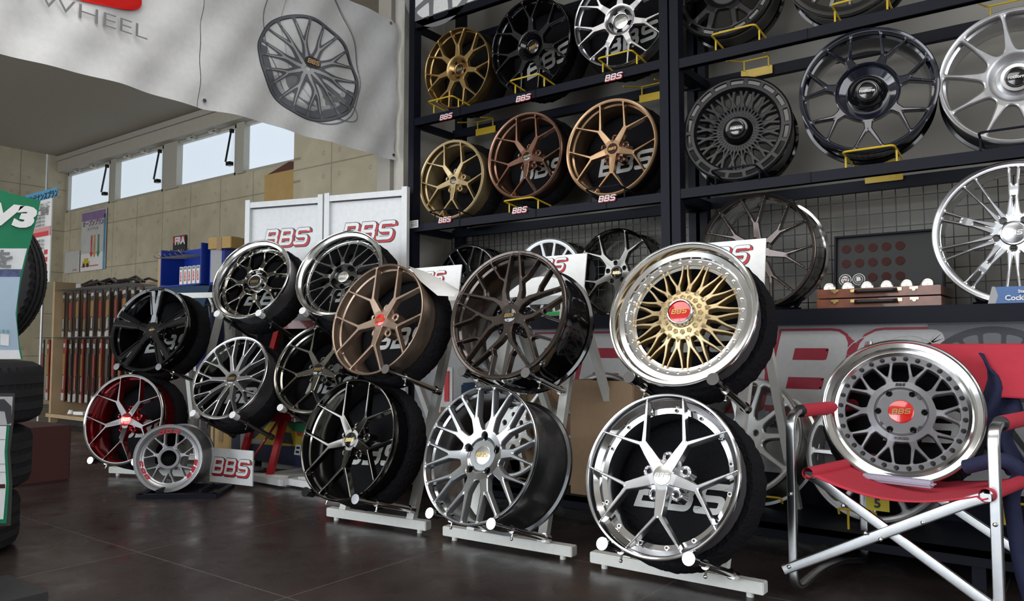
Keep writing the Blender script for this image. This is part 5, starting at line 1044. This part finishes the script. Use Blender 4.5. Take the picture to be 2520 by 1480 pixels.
# ================================================================== COUNTER THINGS
def case(z,label,rz):
    a=at(2010,760,1,3.4); b=at(2325,745,1,3.4); w=b.x-a.x-.015; t=thing('wooden_case',label,'case',T(((a.x+b.x)/2,3.36,z))@Matrix.Rotation(rz,4,'Z'),'wooden cases stacked on the counter'); h=.037
    bm=bmesh.new(); box(bm,(0,.16,h/2),(w,.30,h),bev=.0015); obj('case_body',bm,'oak_wood',t,None)
    bm=bmesh.new(); tube(bm,rounded([(-.075,.005,h*.65),(-.070,-.018,h*.58),(.070,-.018,h*.58),(.075,.005,h*.65)],.01),.0075,8); obj('handle',bm,'leather_black',t)
    for x in (-.088,.088): bm=bmesh.new(); box(bm,(x,.006,h*.72),(.016,.006,.012)); tube(bm,[(x*.9,.004,h*.8),(x*.88,-.01,h*.5),(x*.9,.004,h*.35)],.002,6); obj('handle_mount',bm,'brass',t)
    for x in (-w*.34,w*.30): bm=bmesh.new(); box(bm,(x,.006,h*.80),(.030,.004,.009)); cyl(bm,(x,.002,h*.66),(x,.008,h*.66),.007,seg=12); obj('latch',bm,'brass',t)
    return t
case(.942,'lower oak-brown wooden case with black handle on the counter',.0); case(.984,'upper oak-brown wooden case with black handle, stacked on the lower one',-.03)
p0=at(2052,600,1,3.58); p1=at(2318,575,1,3.58)
t=thing('cap_display_board','black display board with round wheel-cap emblems leaning behind the wooden cases','display board',T(((p0.x+p1.x)/2,3.57,.942))@Matrix.Rotation(math.radians(-8),4,'X')); w=p1.x-p0.x; h=.33
bm=bmesh.new(); box(bm,(0,.02,h/2),(w,.02,h)); obj('board',bm,'satin_black',t,None)
bm=bmesh.new()
for s in (-1,1): box(bm,(s*w/2,.01,h/2),(.008,.035,h))
box(bm,(0,.01,h),(w+.008,.035,.008)); obj('board_frame',bm,'black_steel',t,None)
for r in range(3):
    for c in range(5):
        if r==2 and c<2: continue
        bm=bmesh.new(); cyl(bm,(0,.002,0),(0,-.002,0),.019,seg=28); o=obj('dark_cap',bm,'wine_cloth',t); o.location=(-w/2+.043+c*.054,.009,h-.055-r*.066)
for c,ch_ in ((0,'W'),(1,'B')):
    bm=bmesh.new(); cyl(bm,(0,.003,0),(0,-.004,0),.026,seg=36,mi=0); cyl(bm,(0,-.004,0),(0,-.005,0),.0235,seg=36,mi=1); cyl(bm,(0,-.005,0),(0,-.0055,0),.017,seg=32,mi=0); cyl(bm,(0,-.0055,0),(0,-.006,0),.0155,seg=32,mi=1 if c else 0)
    o=obj('emblem_cap',bm,['white_letter','emblem_black'],t); o.location=(-w/2+.040+c*.056,.008,h-.195)
    if c==0:
        bm=bmesh.new(); box(bm,(0,-.0075,.007),(.026,.001,.005)); box(bm,(0,-.0075,-.003),(.007,.001,.020)); obj('emblem_bar',bm,'red_letter',o,None)
        text('W',.019,'emblem_black',o,T((0,-.0082,-.001))@LX,'emblem_letter',bold=.0026,sx=1.15); text('W',.017,'white_letter',o,T((0,-.0092,-.001))@LX,'emblem_letter',bold=.0008,sx=1.2)
    else: text('B',.022,'white_letter',o,T((0,-.0075,0))@LX,'emblem_letter',bold=.0018,sx=1.3)
for i in range(6):
    x=at(2075+i*46,715,1,3.44); bm=bmesh.new(); lathe(bm,[(.001,0),(.018,-.002),(.021,-.001),(.0225,-.002),(.026,-.005),(.026,-.014)],40,close=False); o=obj('silver_wheel_cap',bm,'silver_cap',None,30)
    o.matrix_world=T((-.875+i*.0755,3.475,1.022+.014))@Matrix.Rotation(PI/2-.25,4,'X'); tag(o,'round silver wheel cap standing on the upper wooden case','wheel cap','silver wheel caps on the wooden case')
p0=at(2440,712,1,3.36); t=thing('shop_card_holder','blue angled card holder with white lettering at the right end of the counter','sign',(p0.x,3.335,.937))
bm=bmesh.new(); vs=[(0,0,0),(.24,0,0),(.24,0,.062),(.015,.02,.066)]; lo=[bm.verts.new(v) for v in vs]; hi=[bm.verts.new((v[0]+.0,v[1]+.10,v[2])) for v in vs]
bm.faces.new(lo); bm.faces.new(hi[::-1])
for i in range(4): bm.faces.new((lo[i],lo[(i+1)%4],hi[(i+1)%4],hi[i]))
obj('holder_body',bm,'box_blue',t,None)
bm=bmesh.new(); poly(bm,[(-.012,-.001,0),(.03,-.001,0),(.012,.019,.067),(.002,.02,.067)]); obj('grey_edge',bm,'counter_panel',t,None)
text('Stance',.016,'white_letter',t,T((.105,-.003,.045))@LX,'lettering',bold=.0004); text('CockPit',.026,'white_letter',t,T((.085,-.003,.022))@LX,'lettering',bold=.0007)
# stands holding the counter wheels
for x,lb in ((-1.20,'black cradle stand under the polished-rim wheel on the counter'),(-.195,'black cradle stand under the mirror silver wheel on the counter'),(-3.06,'black cradle stand under the two-tone wheel on the counter'),(-2.50,'black cradle stand under the silver multi-spoke wheel on the counter'),(-2.045,'black cradle stand under the diamond-black wheel on the counter')):
    y=3.58 if x>-1.5 else 3.72
    t=thing('cradle_stand',lb,'stand',(x,y,.94),'cradle stands on the counter'); 
    for s in (-1,1): bm=bmesh.new(); bar(bm,(s*.06,-.10,.012),(s*.15,.06,.012),.03,.02); bar(bm,(s*.13,.05,.01),(s*.16,.08,.07),.02,.012); obj('cradle_arm',bm,'black_steel',t,None)
p=at(1380,772,1,3.42); bm=bmesh.new(); box(bm,(p.x,3.43,.95),(.16,.12,.012)); box(bm,(p.x,3.365,.957),(.16,.004,.016),mi=1); o=tag(obj('green_edged_booklet',bm,['paper','flash_green'],None,None),'green-edged booklet lying on the counter behind the open brown-black wheel','booklet')
p=at(1452,600,1,3.75); bm=bmesh.new(); lathe(bm,[(.075,-.05),(.12,-.055),(.13,-.03),(.13,.03),(.12,.055),(.075,.05)],60,wob=lambda a,r,z:.003*math.sin(40*a)); o=obj('small_black_tyre',bm,'rubber',None,40); o.matrix_world=T((-2.33,3.84,1.20+.0))@Matrix.Rotation(PI/2,4,'X'); tag(o,'small black ribbed tyre on the counter left of the diamond-black wheel','tyre')
# yellow tag 5 and yellow fixtures on the low shelf
p=at(2160,1240,1,2.86); t=thing('number_tag','yellow number 5 tag on the low black shelf beneath the red chair','tag',p)
bm=bmesh.new(); box(bm,(0,0,0),(.072,.006,.048)); obj('plate',bm,'yellow_tag',t,None); text('5',.042,'black_letter',t,face_y((0,-.005,0)),bold=.0014)
for px,py,lb in ((2110,1270,'yellow bracket loop on the low black shelf left of the number tag'),(1885,1235,'yellow bracket foot on the low black shelf right of the right rack'),(2500,1255,'yellow bracket loop on the low black shelf at the right edge')):
    p=at(px,py,1,2.88); t=thing('wheel_bracket',lb,'bracket',p,'yellow brackets on the low shelf'); bm=bmesh.new(); tube(bm,rounded([(-.06,0,.0),(-.06,-.01,.02),(.06,-.01,.02),(.06,0,0)],.01),.004,8); cyl(bm,(-.03,0,.02),(-.03,0,-.05),.004,seg=8); obj('loop',bm,'yellow_steel',t)
